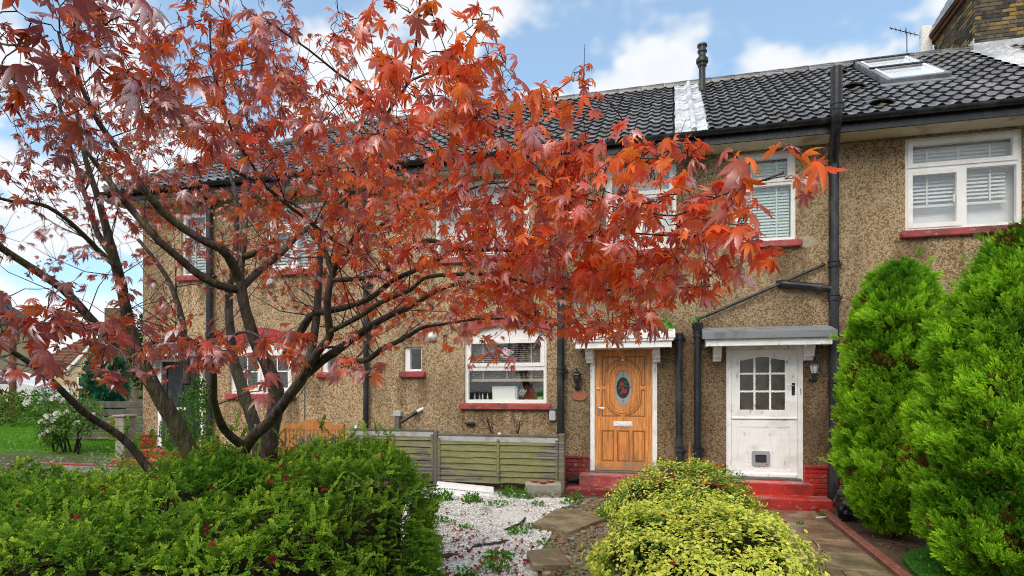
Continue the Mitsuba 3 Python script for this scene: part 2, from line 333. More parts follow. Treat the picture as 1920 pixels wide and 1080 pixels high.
# ================================================================ terrace of houses
EAVE_T, EAVE_Z, RID_T, RID_Z = -0.45, 5.56, 3.30, 8.10
PIT = math.atan2(RID_Z - EAVE_Z, RID_T - EAVE_T); CP, SP = math.cos(PIT), math.sin(PIT); SLOPE = (RID_T - EAVE_T) / CP
def RF(s, r, w=0.0):
    """roof plane: r up the slope, w proud of it -> house coordinates"""
    s, r, w = np.broadcast_arrays(np.asarray(s, float), np.asarray(r, float), np.asarray(w, float))
    return np.stack([s, EAVE_T + r * CP - w * SP, EAVE_Z + r * SP + w * CP], -1)
def rfbox(mb, s0, s1, r0, r1, w0, w1, bev=0.006, c=(1, 1, 1)):
    v, f = bbox(s0, s1, r0, r1, w0, w1, bev=bev); mb.add(RF(v[:, 0], v[:, 1], v[:, 2]), f, c); return mb

houses = {}
def wpart(parent, name, mb, bsdf, smooth=False, label=None, color=False, stuff=False):
    return part(parent, name, mb.ply(bsdf, smooth=smooth, color=color, world=True), label, stuff)

# roof tiles ------------------------------------------------------
_pu = np.array([0, .022, .05, .078, .10, .15, .20]); _pw = np.array([.000, .020, .028, .020, .0, -.004, 0])
def tile_template(var):
    r = np.random.default_rng(50 + var); L, th = .365, .033
    sc = 1 + .05 * r.normal()
    top_lo = np.stack([_pu, 0 * _pu, _pw * sc + th + .006], 1); top_hi = np.stack([_pu, 0 * _pu + L, _pw * sc + .001], 1)
    bot_lo = np.stack([_pu, 0 * _pu + .006, _pw * sc + .003], 1)
    v = np.vstack([top_lo, top_hi, top_lo, bot_lo]); n = len(_pu); f = []
    for i in range(n - 1):
        f += [[i, i + 1, n + i + 1], [i, n + i + 1, n + i], [2 * n + i, 3 * n + i + 1, 2 * n + i + 1], [2 * n + i, 3 * n + i, 3 * n + i + 1]]
    f += [[0, n, 3 * n], [n - 1, 4 * n - 1, 2 * n - 1]]
    return v, np.array(f)
TILES = [tile_template(k) for k in range(8)]
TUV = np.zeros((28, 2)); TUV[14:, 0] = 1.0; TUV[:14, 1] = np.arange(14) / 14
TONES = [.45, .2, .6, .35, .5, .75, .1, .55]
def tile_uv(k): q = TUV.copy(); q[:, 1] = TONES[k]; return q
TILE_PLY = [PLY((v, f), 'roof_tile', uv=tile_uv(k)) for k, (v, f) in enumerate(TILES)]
def tile_matrix(s, r, jit):
    e = np.eye(4); e[:3, 0] = [1, 0, 0]; e[:3, 1] = [0, CP, SP]; e[:3, 2] = [0, -SP, CP]
    e[:3, 3] = RF(s, r, 0.012)
    a = jit * 0.03; rot = np.eye(4); rot[0, 0] = rot[1, 1] = math.cos(a); rot[0, 1] = -math.sin(a); rot[1, 0] = math.sin(a)
    return HM @ e @ rot
def tile_roof(house, roof_key, s0, s1, hip=False, skip=lambda s, r: False, individual=300):
    r_ = np.random.default_rng(int(s0 * 100) % 997 + 3); spots = []
    for k in range(15):
        r = k * 0.302 - 0.02
        for i in range(int(round((s1 - s0) / 0.2))):
            s = s0 + i * 0.2
            if r + .33 > SLOPE + .02 and k > 14: continue
            if hip and s < s0 + (r + .15) * CP + .05: continue
            if skip(s + .1, r + .15): continue
            spots.append((s, r, r_.normal(), r_.integers(8)))
    d = [np.linalg.norm(W(RF(a, b)) - [0, 0, 1.65]) for a, b, *_ in spots]
    order = np.argsort(d); mb = MB(); uvs = []
    for q, i in enumerate(order):
        s, r, j, k = spots[i]; M = tile_matrix(s, r, j)
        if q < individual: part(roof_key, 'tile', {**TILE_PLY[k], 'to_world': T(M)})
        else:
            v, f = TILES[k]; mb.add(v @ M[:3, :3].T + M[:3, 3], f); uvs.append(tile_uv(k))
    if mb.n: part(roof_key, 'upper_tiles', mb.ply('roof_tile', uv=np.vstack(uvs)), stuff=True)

def window(house, s0, s1, z0, z1, lights, room='room', arch=0.0, sill=True, name='window', depth=1.6, fw=0.055, pale_sheet=False):
    """lights: list of (s0,s1,z0,z1, sash) glazed openings in house coordinates"""
    k = num(f'{house}__{name}')
    outer = box(s0, z0, s1, z1)
    if arch:
        a = np.linspace(0, 1, 15); outer = Polygon([(s0, z0), (s1, z0)] + [(s1 + (s0 - s1) * u, z1 + arch * 4 * u * (1 - u)) for u in a])
    g = outer
    for a, b, c, d, sash in lights: g = g.difference(box(a, c, b, d))
    fr = extr(g, 0.05, 0.12)
    scene[k] = fr.ply('upvc', world=True)
    for a, b, c, d, sash in lights:
        if sash:
            w = .052
            sh = extr(box(a - .012, c - .012, b + .012, d + .012).difference(box(a + w, c + w, b - w, d - w)), 0.032, 0.10)
            wpart(k, 'sash', sh, 'upvc'); a, b, c, d = a + w, b - w, c + w, d - w
        part(k, 'pane', PLY((W([(a, .075, c), (b, .075, c), (b, .075, d), (a, .075, d)]), np.array([[0, 1, 2], [0, 2, 3]])), 'glass'))
    if sill:
        sb = MB(); hbox(sb, s0 - .07, s1 + .08, -.075, .10, z0 - .115, z0 - .003, bev=.018)
        wpart(k, 'sill', sb, 'red_sill', smooth=40)
    if pale_sheet: wpart(k, 'added_pale_sheet', hb(s0 - .05, s1 + .05, .30, .304, z0 - .03, z1 + .03), 'pale_sheet')  # pale sheet added behind the glass so the panes look bright
    # room behind the opening
    m = MB(); a, b, c, d = s0 - .5, s1 + .5, z0 - .75, max(z1 + .12, z0 + 1.45)
    q = [[(a, depth, c), (b, depth, c), (b, depth, d), (a, depth, d)], [(a, .27, c), (a, depth, c), (a, depth, d), (a, .27, d)], [(b, depth, c), (b, .27, c), (b, .27, d), (b, depth, d)],
         [(a, .27, c), (b, .27, c), (b, depth, c), (a, depth, c)], [(a, depth, d), (b, depth, d), (b, .27, d), (a, .27, d)]]
    for f4 in q: m.add(f4, [[0, 1, 2], [0, 2, 3]])
    wpart(k, 'room_lining', m, room)
    return k, outer

def blind(s0, s1, ztop, zbot, pitch, bsdf, label, tilt=50, t=.16, wide=.03, cords=2):
    k = thing('venetian_blind', label, 'blind')
    n = int((ztop - zbot) / pitch); a = math.radians(tilt)
    for i in range(n):
        z = ztop - .03 - i * pitch; m = MB(); v, f = bbox(s0, s1, -wide / 2, wide / 2, -.0015, .0015, bev=.001)
        y = v[:, 1] * math.cos(a) - v[:, 2] * math.sin(a); zz = v[:, 1] * math.sin(a) + v[:, 2] * math.cos(a)
        m.add(np.stack([v[:, 0], y + t, zz + z], 1), f); wpart(k, 'slat', m, bsdf)
    m = MB(); hbox(m, s0, s1, t - .02, t + .02, zbot - .03, zbot + .012, bev=.004); wpart(k, 'bottom_rail', m, bsdf)
    for c in range(cords):
        s = s0 + (s1 - s0) * (c + .5) / cords; m = MB(); hbox(m, s - .012, s + .012, t - wide / 2 - .004, t - wide / 2 - .001, zbot, ztop, bev=.0005); wpart(k, 'tape', m, bsdf)

def pipe(house, pts, rad, collars=(), name='drainpipe', bsdf='black_pipe', label=None, sm=0, brackets=True):
    k = num(f'{house}__{name}')
    v, f = tube(pts, rad, 14, sm); rad = float(np.min(rad)); scene[k] = PLY((W(v), f), bsdf, smooth=50)
    if label: labels[k] = {'label': label}
    for (s, t, z) in collars:
        pr = [(rad + .001, -.055), (rad + .016, -.05), (rad + .018, -.03), (rad + .008, -.02), (rad + .008, .02), (rad + .020, .03), (rad + .020, .05), (rad + .001, .056)]
        v, f = lathe(pr, 16, org=(s, t, z)); part(k, 'collar', PLY((W(v), f), bsdf, smooth=40))
        if brackets:
            m = MB(); hbox(m, s + rad + .004, s + rad + .05, t - .012, 0.0, z - .02, z + .02, bev=.004); wpart(k, 'bracket', m, bsdf)
    return k

# ---- house shells: wall with openings, roof, gutter, fascia, soffit
def house_shell(s0, s1, label, holes, hip=False, group='houses of the pebbledashed terrace', skip=lambda s, r: False, tiles=300):
    h = thing('terraced_house', label, 'house', group)
    g = box(s0, -.6, s1, 5.45)
    for o in holes: g = g.difference(o)
    wpart(h, 'wall', extr(g, 0.0, 0.26), 'dash')
    m = MB()                      # rear and party walls, floor between the storeys
    hbox(m, s0, s1, 6.7, 6.95, -.6, 5.45, bev=.002); hbox(m, s0, s0 + .2, .265, 6.69, -.6, 5.45, bev=.002); hbox(m, s1 - .2, s1, .265, 6.69, -.6, 5.45, bev=.002)
    wpart(h, 'rear_wall', m, 'dash')
    # roof: deck, rear slope
    rk = num(f'{h}__roof'); e = .45
    fl = SLOPE * CP if hip else 0
    sl = s0 - (.45 if hip else 0)
    deck = [RF(sl, 0, -.02), RF(s1, 0, -.02), RF(s1, SLOPE, -.02), RF(sl + fl, SLOPE, -.02)]
    back = [(s1, 7.05, EAVE_Z), (sl, 7.05, EAVE_Z)]
    m = MB(); m.add(deck, [[0, 1, 2], [0, 2, 3]]); m.add([deck[3], deck[2], back[0], back[1]], [[0, 1, 2], [0, 2, 3]])
    if hip: m.add([deck[0], deck[3], back[1]], [[0, 1, 2]])
    else: m.add([deck[0], deck[3], back[1]], [[0, 1, 2]])
    m.add([deck[1], deck[2], back[0]], [[0, 2, 1]])
    m.add([(sl, -.44, 5.47), (s1, -.44, 5.47), (s1, 7.05, 5.47), (sl, 7.05, 5.47)], [[0, 1, 2], [0, 2, 3]])
    scene[rk] = m.ply('tile_edge', world=True)
    tile_roof(h, rk, sl + (.02 if hip else 0), s1, hip, skip, tiles)
    n = int((s1 - (sl + fl)) / .45)
    for i in range(n):
        a = sl + fl + (s1 - sl - fl) * i / n; b = sl + fl + (s1 - sl - fl) * (i + 1) / n
        an = np.linspace(-.15, math.pi + .15, 9); ring = np.stack([0 * an, RID_T + .125 * np.cos(an), RID_Z - .03 + .125 * np.sin(an)], 1)
        v = np.vstack([ring + [a, 0, 0], ring * [1, 1, 1] + [b - .008, 0, .006]]); k = np.arange(8)
        part(rk, 'ridge_tile', PLY((W(v), np.vstack([np.stack([k, k + 9, k + 10], 1), np.stack([k, k + 10, k + 1], 1)])), 'roof_tile', smooth=True))
    if hip:
        A, B = RF(sl, 0, .03), RF(sl + fl, SLOPE, .03)
        for i in range(11):
            p, q = A + (B - A) * i / 11, A + (B - A) * (i + 1) / 11
            v, f = tube([p, q + [0, 0, .012]], [.12, .10], 8); part(rk, 'hip_tile', PLY((W(v), f), 'roof_tile', smooth=40))
    # gutter: half round black, fascia, soffit
    an = np.linspace(math.pi, 2 * math.pi, 9); R = .066
    o = np.stack([-.50 + R * np.cos(an), 5.555 + R * np.sin(an)], 1); i_ = np.stack([-.50 + (R - .008) * np.cos(an[::-1]), 5.555 + (R - .008) * np.sin(an[::-1])], 1)
    pr = np.vstack([o, i_]); v = np.vstack([np.c_[np.full(18, sl), pr], np.c_[np.full(18, s1 - .002), pr]]); k = np.arange(18)
    f = np.vstack([np.stack([k, (k + 1) % 18, (k + 1) % 18 + 18], 1), np.stack([k, (k + 1) % 18 + 18, k + 18], 1)])
    part(h, 'gutter', PLY((W(v), f), 'black_pipe', smooth=35))
    wpart(h, 'fascia', hb(sl, s1 - .002, -.425, -.40, 5.375, 5.53), 'black_pipe')
    wpart(h, 'soffit', hb(sl, s1 - .002, -.398, -.002, 5.385, 5.41), 'cream_paint')
    houses[h] = (s0, s1)
    return h

hole = lambda s0, s1, z0, z1: box(s0, z0, s1, z1)
def arch_hole(s0, s1, z0, z1, a):
    return Polygon([(s0, z0), (s1, z0)] + [(s1 + (s0 - s1) * u, z1 + a * 4 * u * (1 - u)) for u in np.linspace(0, 1, 15)])

skyl = lambda s, r: 6.0 < s < 7.0 and 1.86 < r < 4.22
strip1 = lambda s, r: s < -2.30
strip2 = lambda s, r: False
HA = house_shell(-7.72, -2.75, 'hip roofed end house of the terrace with a black door, behind the maple trunks', [hole(-6.79, -6.15, 3.95, 5.2), hole(-4.83, -3.63, 3.95, 5.2), arch_hole(-5.66, -4.28, 1.62, 2.45, .16), hole(-3.66, -3.32, 2.02, 2.50), hole(-7.38, -6.28, .5, 2.34)], hip=True)
HB = house_shell(-2.75, 2.97, 'middle terrace house with an oak front door and a white arched window', [hole(-1.41, .30, 4.0, 5.32), hole(1.58, 2.71, 3.95, 5.32), arch_hole(-.86, .60, 1.46, 2.60, .17), hole(-2.0, -1.66, 2.02, 2.45), hole(1.33, 2.41, .28, 2.42)], skip=lambda s, r: s > 2.72)
HC = house_shell(2.97, 8.05, 'terrace house with a white stable door and a skylight in its roof', [hole(3.59, 4.47, 3.97, 5.36), hole(5.94, 7.41, 4.0, 5.36), hole(3.46, 4.57, .24, 2.40)], skip=lambda s, r: skyl(s, r) or s < 3.14)
HD = house_shell(8.05, 12.05, 'neighbouring terrace house at the right edge of the photo with lead flashing on its roof', [], skip=lambda s, r: s < 8.62, tiles=60)

# ---- lead flashing strips over the party walls
def flashing(h, s0, s1, key='lead_flashing', roll=True):
    k = num(f'{h}__{key}'); mb = MB(); r0_ = np.random.default_rng(9)
    for i in range(15):
        a, b = i * .302 - .03, (i + 1) * .302 + .01
        ss = np.linspace(s0 - .02 * r0_.random() , s1 + .04 * r0_.random(), 15)
        lo = RF(ss, a + .012 * r0_.normal(size=15), .042 + .014 * np.sin((ss - s0) * 31.4) + .003 * r0_.normal(size=15)); hi = RF(ss, b, .020 + .012 * np.sin((ss - s0) * 31.4))
        n = 15; j = np.arange(n - 1); v = np.vstack([lo, hi, lo - np.array([0, 0, .03])])
        mb.add(v, np.vstack([np.stack([j, j + 1, j + n + 1], 1), np.stack([j, j + n + 1, j + n], 1), np.stack([j, j + 2 * n + 1, j + 1], 1), np.stack([j, j + 2 * n, j + 2 * n + 1], 1)]))
    scene[k] = mb.ply('lead_flash', world=True)
    if roll:
        s = (s0 + s1) / 2 + .04
        for a in range(3):
            v, f = tube([RF(s, a * 1.5 - .03, .06), RF(s, min(a * 1.5 + 1.52, SLOPE), .055)], .042, 10); part(k, 'lead_roll', PLY((W(v), f), 'lead_flash', smooth=40))
flashing(HB, 2.70, 3.15); flashing(HA, -2.98, -2.55)
flashing(HD, 8.06, 8.66, roll=False)

# ---- skylight
sk = num(f'{HC}__skylight'); m = MB()
S0, S1, R0, R1, RM = 6.04, 6.96, 1.94, 4.17, 3.10
for (a, b, c, d) in ((S0, S0 + .07, R0, R1), (S1 - .07, S1, R0, R1), (S0 + .071, S1 - .071, R0, R0 + .09), (S0 + .071, S1 - .071, R1 - .12, R1), (S0 + .071, S1 - .071, RM - .06, RM + .06)):
    rfbox(m, a, b, c, d, 0, .12, bev=.008)
scene[sk] = m.ply('lead_grey', world=True, smooth=30)
for a, b in ((R0 + .09, RM - .06), (RM + .06, R1 - .12)):
    m = MB(); rfbox(m, S0 + .072, S1 - .072, a + .001, b - .001, .07, .085, bev=.002); wpart(sk, 'pane', m, 'skylight_glass')
    for s in (S0 + .09, S1 - .09):
        m = MB(); rfbox(m, s - .015, s + .015, a + .004, b - .004, .0855, .13, bev=.004); wpart(sk, 'glazing_bar', m, 'white_paint')
m = MB(); rfbox(m, S0 - .10, S1 + .10, R0 - .16, R0 - .005, .03, .055, bev=.006); wpart(sk, 'apron', m, 'lead_grey')
m = MB(); rfbox(m, S0 - .02, S1 + .02, R1 - .02, R1 + .06, .0, .15, bev=.01); wpart(sk, 'hood', m, 'black_pipe')
m = MB(); rfbox(m, S0 + .0, S1 + .0, RM - .03, RM + .035, .121, .15, bev=.008); wpart(sk, 'middle_hood', m, 'black_pipe')

# ---- roof vents (raised cowl tiles)
for s, r in ((5.55, 2.05), (5.60, .55), (5.62, 3.62)):
    u = np.linspace(-1, 1, 13); w = .03 + .10 * (1 - u ** 2) ** .7; su = s + u * .22; lo = RF(su, r - .08, w); hi = RF(su, r + .34, .02 + .02 * (1 - u ** 2)); lo2 = RF(su, r - .075, w - .022)
    n = 13; j = np.arange(n - 1); v = np.vstack([lo, hi, lo2])
    f = np.vstack([np.stack([j, j + 1, j + n + 1], 1), np.stack([j, j + n + 1, j + n], 1), np.stack([j, j + 2 * n + 1, j + 1], 1), np.stack([j, j + 2 * n, j + 2 * n + 1], 1)])
    part(HC, 'roof_vent', PLY((W(v), f), 'roof_tile', smooth=35))

# ---- flue and soil pipe
b = RF(3.21, 3.38, 0)
pr = [(.062, -.25), (.062, .52), (.085, .525), (.085, .56), (.115, .60), (.115, .665), (.085, .70), (.068, .72), (.068, .79), (.09, .80), (.09, .83), (.072, .85), (.072, .90), (.095, .91), (.095, .945), (.0, .96)]
fk = part(HC, 'flue_pipe', PLY((lambda a: (W(a[0]), a[1]))(lathe(pr, 18, org=b)), 'black_pipe', smooth=35))
sp = [(4.97, -.10, -.05), (4.97, -.10, 5.00), (4.95, -.14, 5.12), (4.92, -.34, 5.26), (4.90, -.50, 5.38), (4.89, -.60, 5.50), (4.885, -.62, 5.62), (4.88, -.62, 6.22)]
SPK = pipe(HC, sp, [.068, .068, .068, .068, .068, .075, .078, .078], [(4.97, -.10, 1.75), (4.97, -.10, 3.05), (4.97, -.10, 3.55), (4.885, -.62, 5.66)], name='soil_pipe')
v, f = tube([(4.96, -.10, 3.18), (4.84, -.10, 3.20), (4.60, -.09, 3.245), (4.30, -.08, 3.29), (4.25, -.04, 3.31), (4.23, .05, 3.31)], .055, 14, 18); part(SPK, 'branch_pipe', PLY((W(v), f), 'black_pipe', smooth=50))
v, f = lathe([(.056, -.03), (.07, -.028), (.07, .028), (.056, .03)], 14, axis=(-.98, 0, .17), org=(4.77, -.10, 3.213)); part(SPK, 'collar', PLY((W(v), f), 'black_pipe', smooth=40))
pipe(HC, [(3.03, -.09, -.05), (3.03, -.09, 2.62)], .052, [(3.03, -.09, 2.55), (3.03, -.09, .75)])
pipe(HB, [(2.75, -.09, -.05), (2.75, -.09, 2.58)], .052, [(2.75, -.09, 2.52), (2.75, -.09, .75)])
v, f = tube([(3.03, -.09, 2.60), (3.03, -.09, 2.72), (3.05, -.09, 2.80), (3.3, -.07, 2.90), (4.86, -.06, 3.57)], .022, 8); part(HC, 'waste_pipe', PLY((W(v), f), 'black_pipe', smooth=50))
v, f = lathe([(.052, -.10), (.085, -.02), (.088, .05), (.06, .055)], 14, org=(3.03, -.09, 2.68)); part(HC, 'hopper', PLY((W(v), f), 'black_pipe', smooth=40))
pipe(HB, [(.86, -.10, 0), (.86, -.10, 5.3), (.86, -.3, 5.42), (.86, -.47, 5.5)], .060, [(.86, -.10, 2.0), (.86, -.10, 3.6)])
pipe(HB, [(-2.70, -.09, .15), (-2.70, -.09, 5.25), (-2.70, -.3, 5.40), (-2.70, -.47, 5.5)], .048, [(-2.70, -.09, 1.95), (-2.70, -.09, 3.6)])
pipe(HA, [(-6.05, -.09, .2), (-6.05, -.09, 5.25), (-6.05, -.3, 5.40), (-6.05, -.47, 5.5)], .06, [(-6.05, -.09, 2.75), (-6.05, -.09, 3.9)])

# ---- upstairs windows
window(HC, 5.94, 7.41, 4.0, 5.36, [(6.0, 7.35, 4.94, 5.30, True), (6.0, 6.66, 4.06, 4.87, True), (6.74, 7.35, 4.06, 4.87, False)], pale_sheet=True)
blind(6.08, 7.28, 5.22, 4.40, .055, 'blind', 'pale venetian blind half lowered behind the biggest upstairs window, top right', t=.20, wide=.05, cords=3)
m = MB(); hbox(m, 6.56, 6.575, .005, .03, 4.38, 4.50, bev=.004); wpart(HC + '__window', 'handle', m, 'upvc')
window(HC, 3.59, 4.47, 3.97, 5.36, [(3.65, 4.41, 4.90, 5.30, True), (3.65, 4.41, 4.03, 4.84, False)], pale_sheet=True)
blind(3.66, 4.40, 5.28, 4.05, .048, 'teal_blind', 'pale green venetian blind fully lowered in the upstairs window beside the soil pipe', tilt=60, t=.17, wide=.05)
window(HB, 1.58, 2.71, 3.95, 5.32, [(1.64, 2.65, 4.86, 5.26, True), (1.64, 2.12, 4.01, 4.80, True), (2.18, 2.65, 4.01, 4.80, False)], pale_sheet=True)
window(HB, -1.41, .30, 4.0, 5.32, [(-1.35, .24, 4.90, 5.26, True), (-1.35, -.60, 4.06, 4.84, False), (-.54, .24, 4.06, 4.84, True)], pale_sheet=True)
window(HA, -6.79, -6.15, 3.95, 5.2, [(-6.74, -6.20, 4.78, 5.15, True), (-6.74, -6.20, 4.0, 4.72, False)], pale_sheet=True)
window(HA, -4.83, -3.63, 3.95, 5.2, [(-4.78, -3.68, 4.78, 5.15, True), (-4.78, -4.26, 4.0, 4.72, True), (-4.20, -3.68, 4.0, 4.72, False)], pale_sheet=True)
blind(-6.72, -6.22, 5.13, 4.02, .06, 'teal_blind', 'pale blind in the narrow upstairs window at the far left end of the terrace', t=.2, wide=.06)
blind(-4.76, -3.70, 5.13, 4.02, .06, 'teal_blind', 'pale blind in the wide upstairs window of the end house behind the maple branches', t=.2, wide=.06)

# ---- ground floor windows
wk, _ = window(HB, -.86, .60, 1.46, 2.60, [(-.80, .54, 2.10, 2.54, True), (-.80, .54, 1.52, 2.02, False)], room='dark_room', arch=.17, depth=1.5)
blind(-.78, .52, 2.52, 1.86, .034, 'tan_blind', 'brown venetian blind half lowered behind the white arched ground floor window', tilt=25, t=.17, wide=.024, cords=3)
a = np.linspace(0, 1, 21); lo = [(-.90 + 1.54 * u, 2.62 + .17 * 4 * u * (1 - u)) for u in a]; up = [(-.99 + 1.72 * u, 2.78 + .25 * 4 * u * (1 - u)) for u in a]
wpart(HB, 'lintel', extr(Polygon(lo + up[::-1]), -.022, .004), 'red_sill', smooth=30)
a = np.linspace(0, 1, 21); lo = [(-5.70 + 1.46 * u, 2.47 + .16 * 4 * u * (1 - u)) for u in a]; up = [(-5.79 + 1.64 * u, 2.64 + .24 * 4 * u * (1 - u)) for u in a]
wpart(HA, 'lintel', extr(Polygon(lo + up[::-1]), -.022, .004), 'red_step', smooth=30)
# stained glass flower in the top pane
m = MB(); c0 = np.array([-.14, 2.33])
def petal(cx, cz, ang, L, w, t, c):
    u = np.linspace(0, 1, 9); wd = w * np.sin(np.pi * u) ** .8; ca, sa = math.cos(ang), math.sin(ang)
    pts = [(cx + L * q * ca - d * sa, cz + L * q * sa + d * ca) for q, d in zip(u, wd)] + [(cx + L * q * ca + d * sa, cz + L * q * sa - d * ca) for q, d in zip(u[::-1], wd[::-1])]
    pg = Polygon(pts).buffer(0)
    a = extr(pg, t, t + .003).arr(); m.add(a[0], a[1], c)
    for g in getattr(pg.buffer(.007).difference(pg), 'geoms', [pg.buffer(.007).difference(pg)]):
        a = extr(g, t - .001, t + .004).arr(); m.add(a[0], a[1], (.75, .78, .80))
for an, L, w, c in ((170, .15, .032, (.10, .25, .16)), (10, .15, .032, (.10, .25, .16)), (140, .11, .03, (.25, .05, .14)), (40, .11, .03, (.25, .05, .14)), (90, .10, .035, (.35, .08, .18)), (270, .07, .05, (.30, .03, .10))):
    petal(c0[0], c0[1] - .02, math.radians(an), L, w, .064, c)
part(wk, 'stained_flower', m.ply('vc_satin', color=True, world=True))
# things standing on the inner sill
def bx(mb, a, rot=0, c=(1, 1, 1), bev=.004):
    v, f = bbox(*a, bev=bev)
    if rot:
        o = v.mean(0); q = v - o; cr, sr = math.cos(rot), math.sin(rot); v = np.stack([q[:, 0] * cr - q[:, 2] * sr, q[:, 1], q[:, 0] * sr + q[:, 2] * cr], 1) + o
    mb.add(v, f, c)
m = MB(); hbox(m, -.84, .58, .13, .75, 1.44, 1.475, bev=.004); wpart(wk, 'inner_sill', m, 'upvc')
m = MB(); bx(m, (-.44, -.02, .30, .42, 1.48, 1.755), .02, (.70, .76, .74)); bx(m, (-.015, .02, .29, .42, 1.48, 1.75), .02, (.45, .5, .5))
solo('storage_box', m.ply('vc_satin', color=True, world=True), 'white box lying on the sill inside the arched window', 'box')
m = MB(); bx(m, (.02, .16, .36, .39, 1.56, 1.72), -.65, (.06, .06, .07)); 
for k_ in range(3): bx(m, (.035 + .045 * k_, .05 + .045 * k_, .353, .359, 1.57, 1.71), -.65, (.7, .7, .7))
solo('framed_picture', m.ply('vc_satin', color=True, world=True), 'tilted black and white picture frame beside the box in the arched window', 'picture frame')
m = MB(); bx(m, (.06, .40, .44, .60, 1.46, 1.72), -.5, (.20, .05, .02)); solo('cushion', m.ply('vc_matte', color=True, world=True), 'reddish brown slanting panel behind the picture frame in the arched window', 'furniture')
pk = thing('potted_plant', 'small green plant in a pale green pot on the window sill of the arched window', 'potted plant')
v, f = lathe([(.0, 0), (.05, 0), (.06, .10), (.055, .10), (.0, .09)], 14, org=(.44, .26, 1.478)); part(pk, 'pot', PLY((W(v), f), {'type': 'twosided', 'bsdf': {'type': 'diffuse', 'reflectance': {'type': 'rgb', 'value': [.35, .55, .25]}}}, smooth=40))
def leaf_quad(n, ctr, rad, size, col, r, up=.4):
    a = rand_dirs(n, r); a[:, 2] = np.abs(a[:, 2]) * .6 + up; a = nrm(a); nn = nrm(r.normal(size=(n, 3)) + [0, 0, 1])
    tv = np.array([[0, 0, 0], [.35, .32, .06], [.45, 0, 0], [.35, -.32, .06], [1, 0, -.1]]); tf = np.array([[0, 2, 1], [0, 3, 2], [1, 2, 4], [2, 3, 4]])
    pos = np.asarray(ctr) + r.normal(size=(n, 3)) * rad
    return instances(tv, tf, pos, frame_from(a, nn), size * r.uniform(.6, 1.2, n), np.asarray(col) * r.uniform(.6, 1.3, (n, 1)))
v, f, c = leaf_quad(60, (.44, .26, 1.60), (.03, .03, .04), .09, (.05, .22, .03), np.random.default_rng(2)); part(pk, 'foliage', PLY((W(v), f), 'leaf', color=c))
# kitchen things on the left of the sill
r_ = np.random.default_rng(4)
for k_ in range(4):
    x = -.76 + .075 * k_; pr = [(.0, 0), (.022, 0), (.022, .09 + .02 * k_ % .03), (.010, .12), (.010, .15), (0, .15)]
    v, f = lathe(pr, 12, org=(x, .28 + .05 * (k_ % 2), 1.478)); solo('bottle', PLY((W(v), f), 'steel', smooth=40), ('small shiny bottle inside the arched window, ' + ('leftmost of the four', 'second from the left', 'third from the left', 'nearest the white box')[k_]), 'bottle', 'bottles inside the arched window')
for h, s0, s1 in ((HB, -2.0, -1.66), (HA, -3.66, -3.32)):
    w2, _ = window(h, s0, s1, 2.02, 2.46, [(s0 + .10, s1 - .03, 2.06, 2.42, False)], room='dark_room', depth=1.0)
wk2, _ = window(HA, -5.66, -4.28, 1.62, 2.45, [(-5.60, -5.0, 1.68, 2.40, True), (-4.94, -4.34, 1.68, 2.40, True)], arch=.16, depth=1.5)
for a, b in ((-5.6, -5.0), (-4.94, -4.34)):
    m = MB(); hbox(m, (a + b) / 2 - .012, (a + b) / 2 + .012, .06, .068, 1.74, 2.34, bev=.002); hbox(m, a + .05, b - .05, .0595, .0665, 2.03, 2.055, bev=.002); wpart(wk2, 'glazing_bar', m, 'upvc')
v, f, c = leaf_quad(260, (-5.28, .35, 2.08), (.13, .08, .17), .10, (.03, .22, .05), np.random.default_rng(3)); solo('house_plant', PLY((W(v), f), 'leaf', color=c), 'leafy green house plant behind the ground floor window of the end house', 'plant')
# ================================================================ front doors
def rbox(a, b, c, d, r=.02):
    return box(a + r, c + r, b - r, d - r).buffer(r, quad_segs=4)
# oak door of the middle house
fk = num(f'{HB}__door_frame')
scene[fk] = extr(box(1.33, .30, 2.41, 2.42).difference(box(1.405, .29, 2.335, 2.345)), .02, .12).ply('white_paint', world=True)
dk = num(f'{HB}__front_door'); labels[dk] = {'label': 'varnished oak front door with an oval stained glass light'}
D0, D1, DZ0, DZ1 = 1.408, 2.332, .365, 2.342
cx, cz = 1.865, 1.72
oval = affinity.scale(Point(cx, cz).buffer(1, quad_segs=20), .135, .285)
stad = lambda w, h: box(cx - w, cz - h + w, cx + w, cz + h - w).union(Point(cx, cz + h - w).buffer(w, quad_segs=14)).union(Point(cx, cz - h + w).buffer(w, quad_segs=14))
ring_out, ring_in = stad(.255, .42), stad(.215, .38)
field = stad(.215, .38)
panels = []
for a, b in ((D0 + .11, cx - .035), (cx + .035, D1 - .11)):
    for c, d in ((1.245, 1.69), (1.75, 2.235)):
        p = box(a, c, b, d).difference(stad(.285, .45)); panels.append(p)
for i in range(3):
    w = (D1 - D0 - .22 - .10) / 3; a = D0 + .11 + i * (w + .05); panels.append(box(a, .51, a + w, 1.02))
body = box(D0, DZ0, D1, DZ1)
for p in panels: body = body.difference(p)
body = body.difference(field)
scene[dk] = extr(body, .045, .09).ply('oak_door', world=True)
wpart(dk, 'core', extr(box(D0 + .002, DZ0 + .002, D1 - .002, DZ1 - .002).difference(oval), .064, .088), 'oak_door')
for p in panels:
    for g in getattr(p, 'geoms', [p]):
        q = g.buffer(-.022)
        if q.is_empty: continue
        lo = extr(q, .054, .0645)
        wpart(dk, 'panel', lo, 'oak_door')
        gg = g.buffer(-.001).difference(g.buffer(-.016)); wpart(dk, 'moulding', extr(gg, .052, .066), 'oak_dark')  # darker lines in the grooves, put in so the panel relief shows
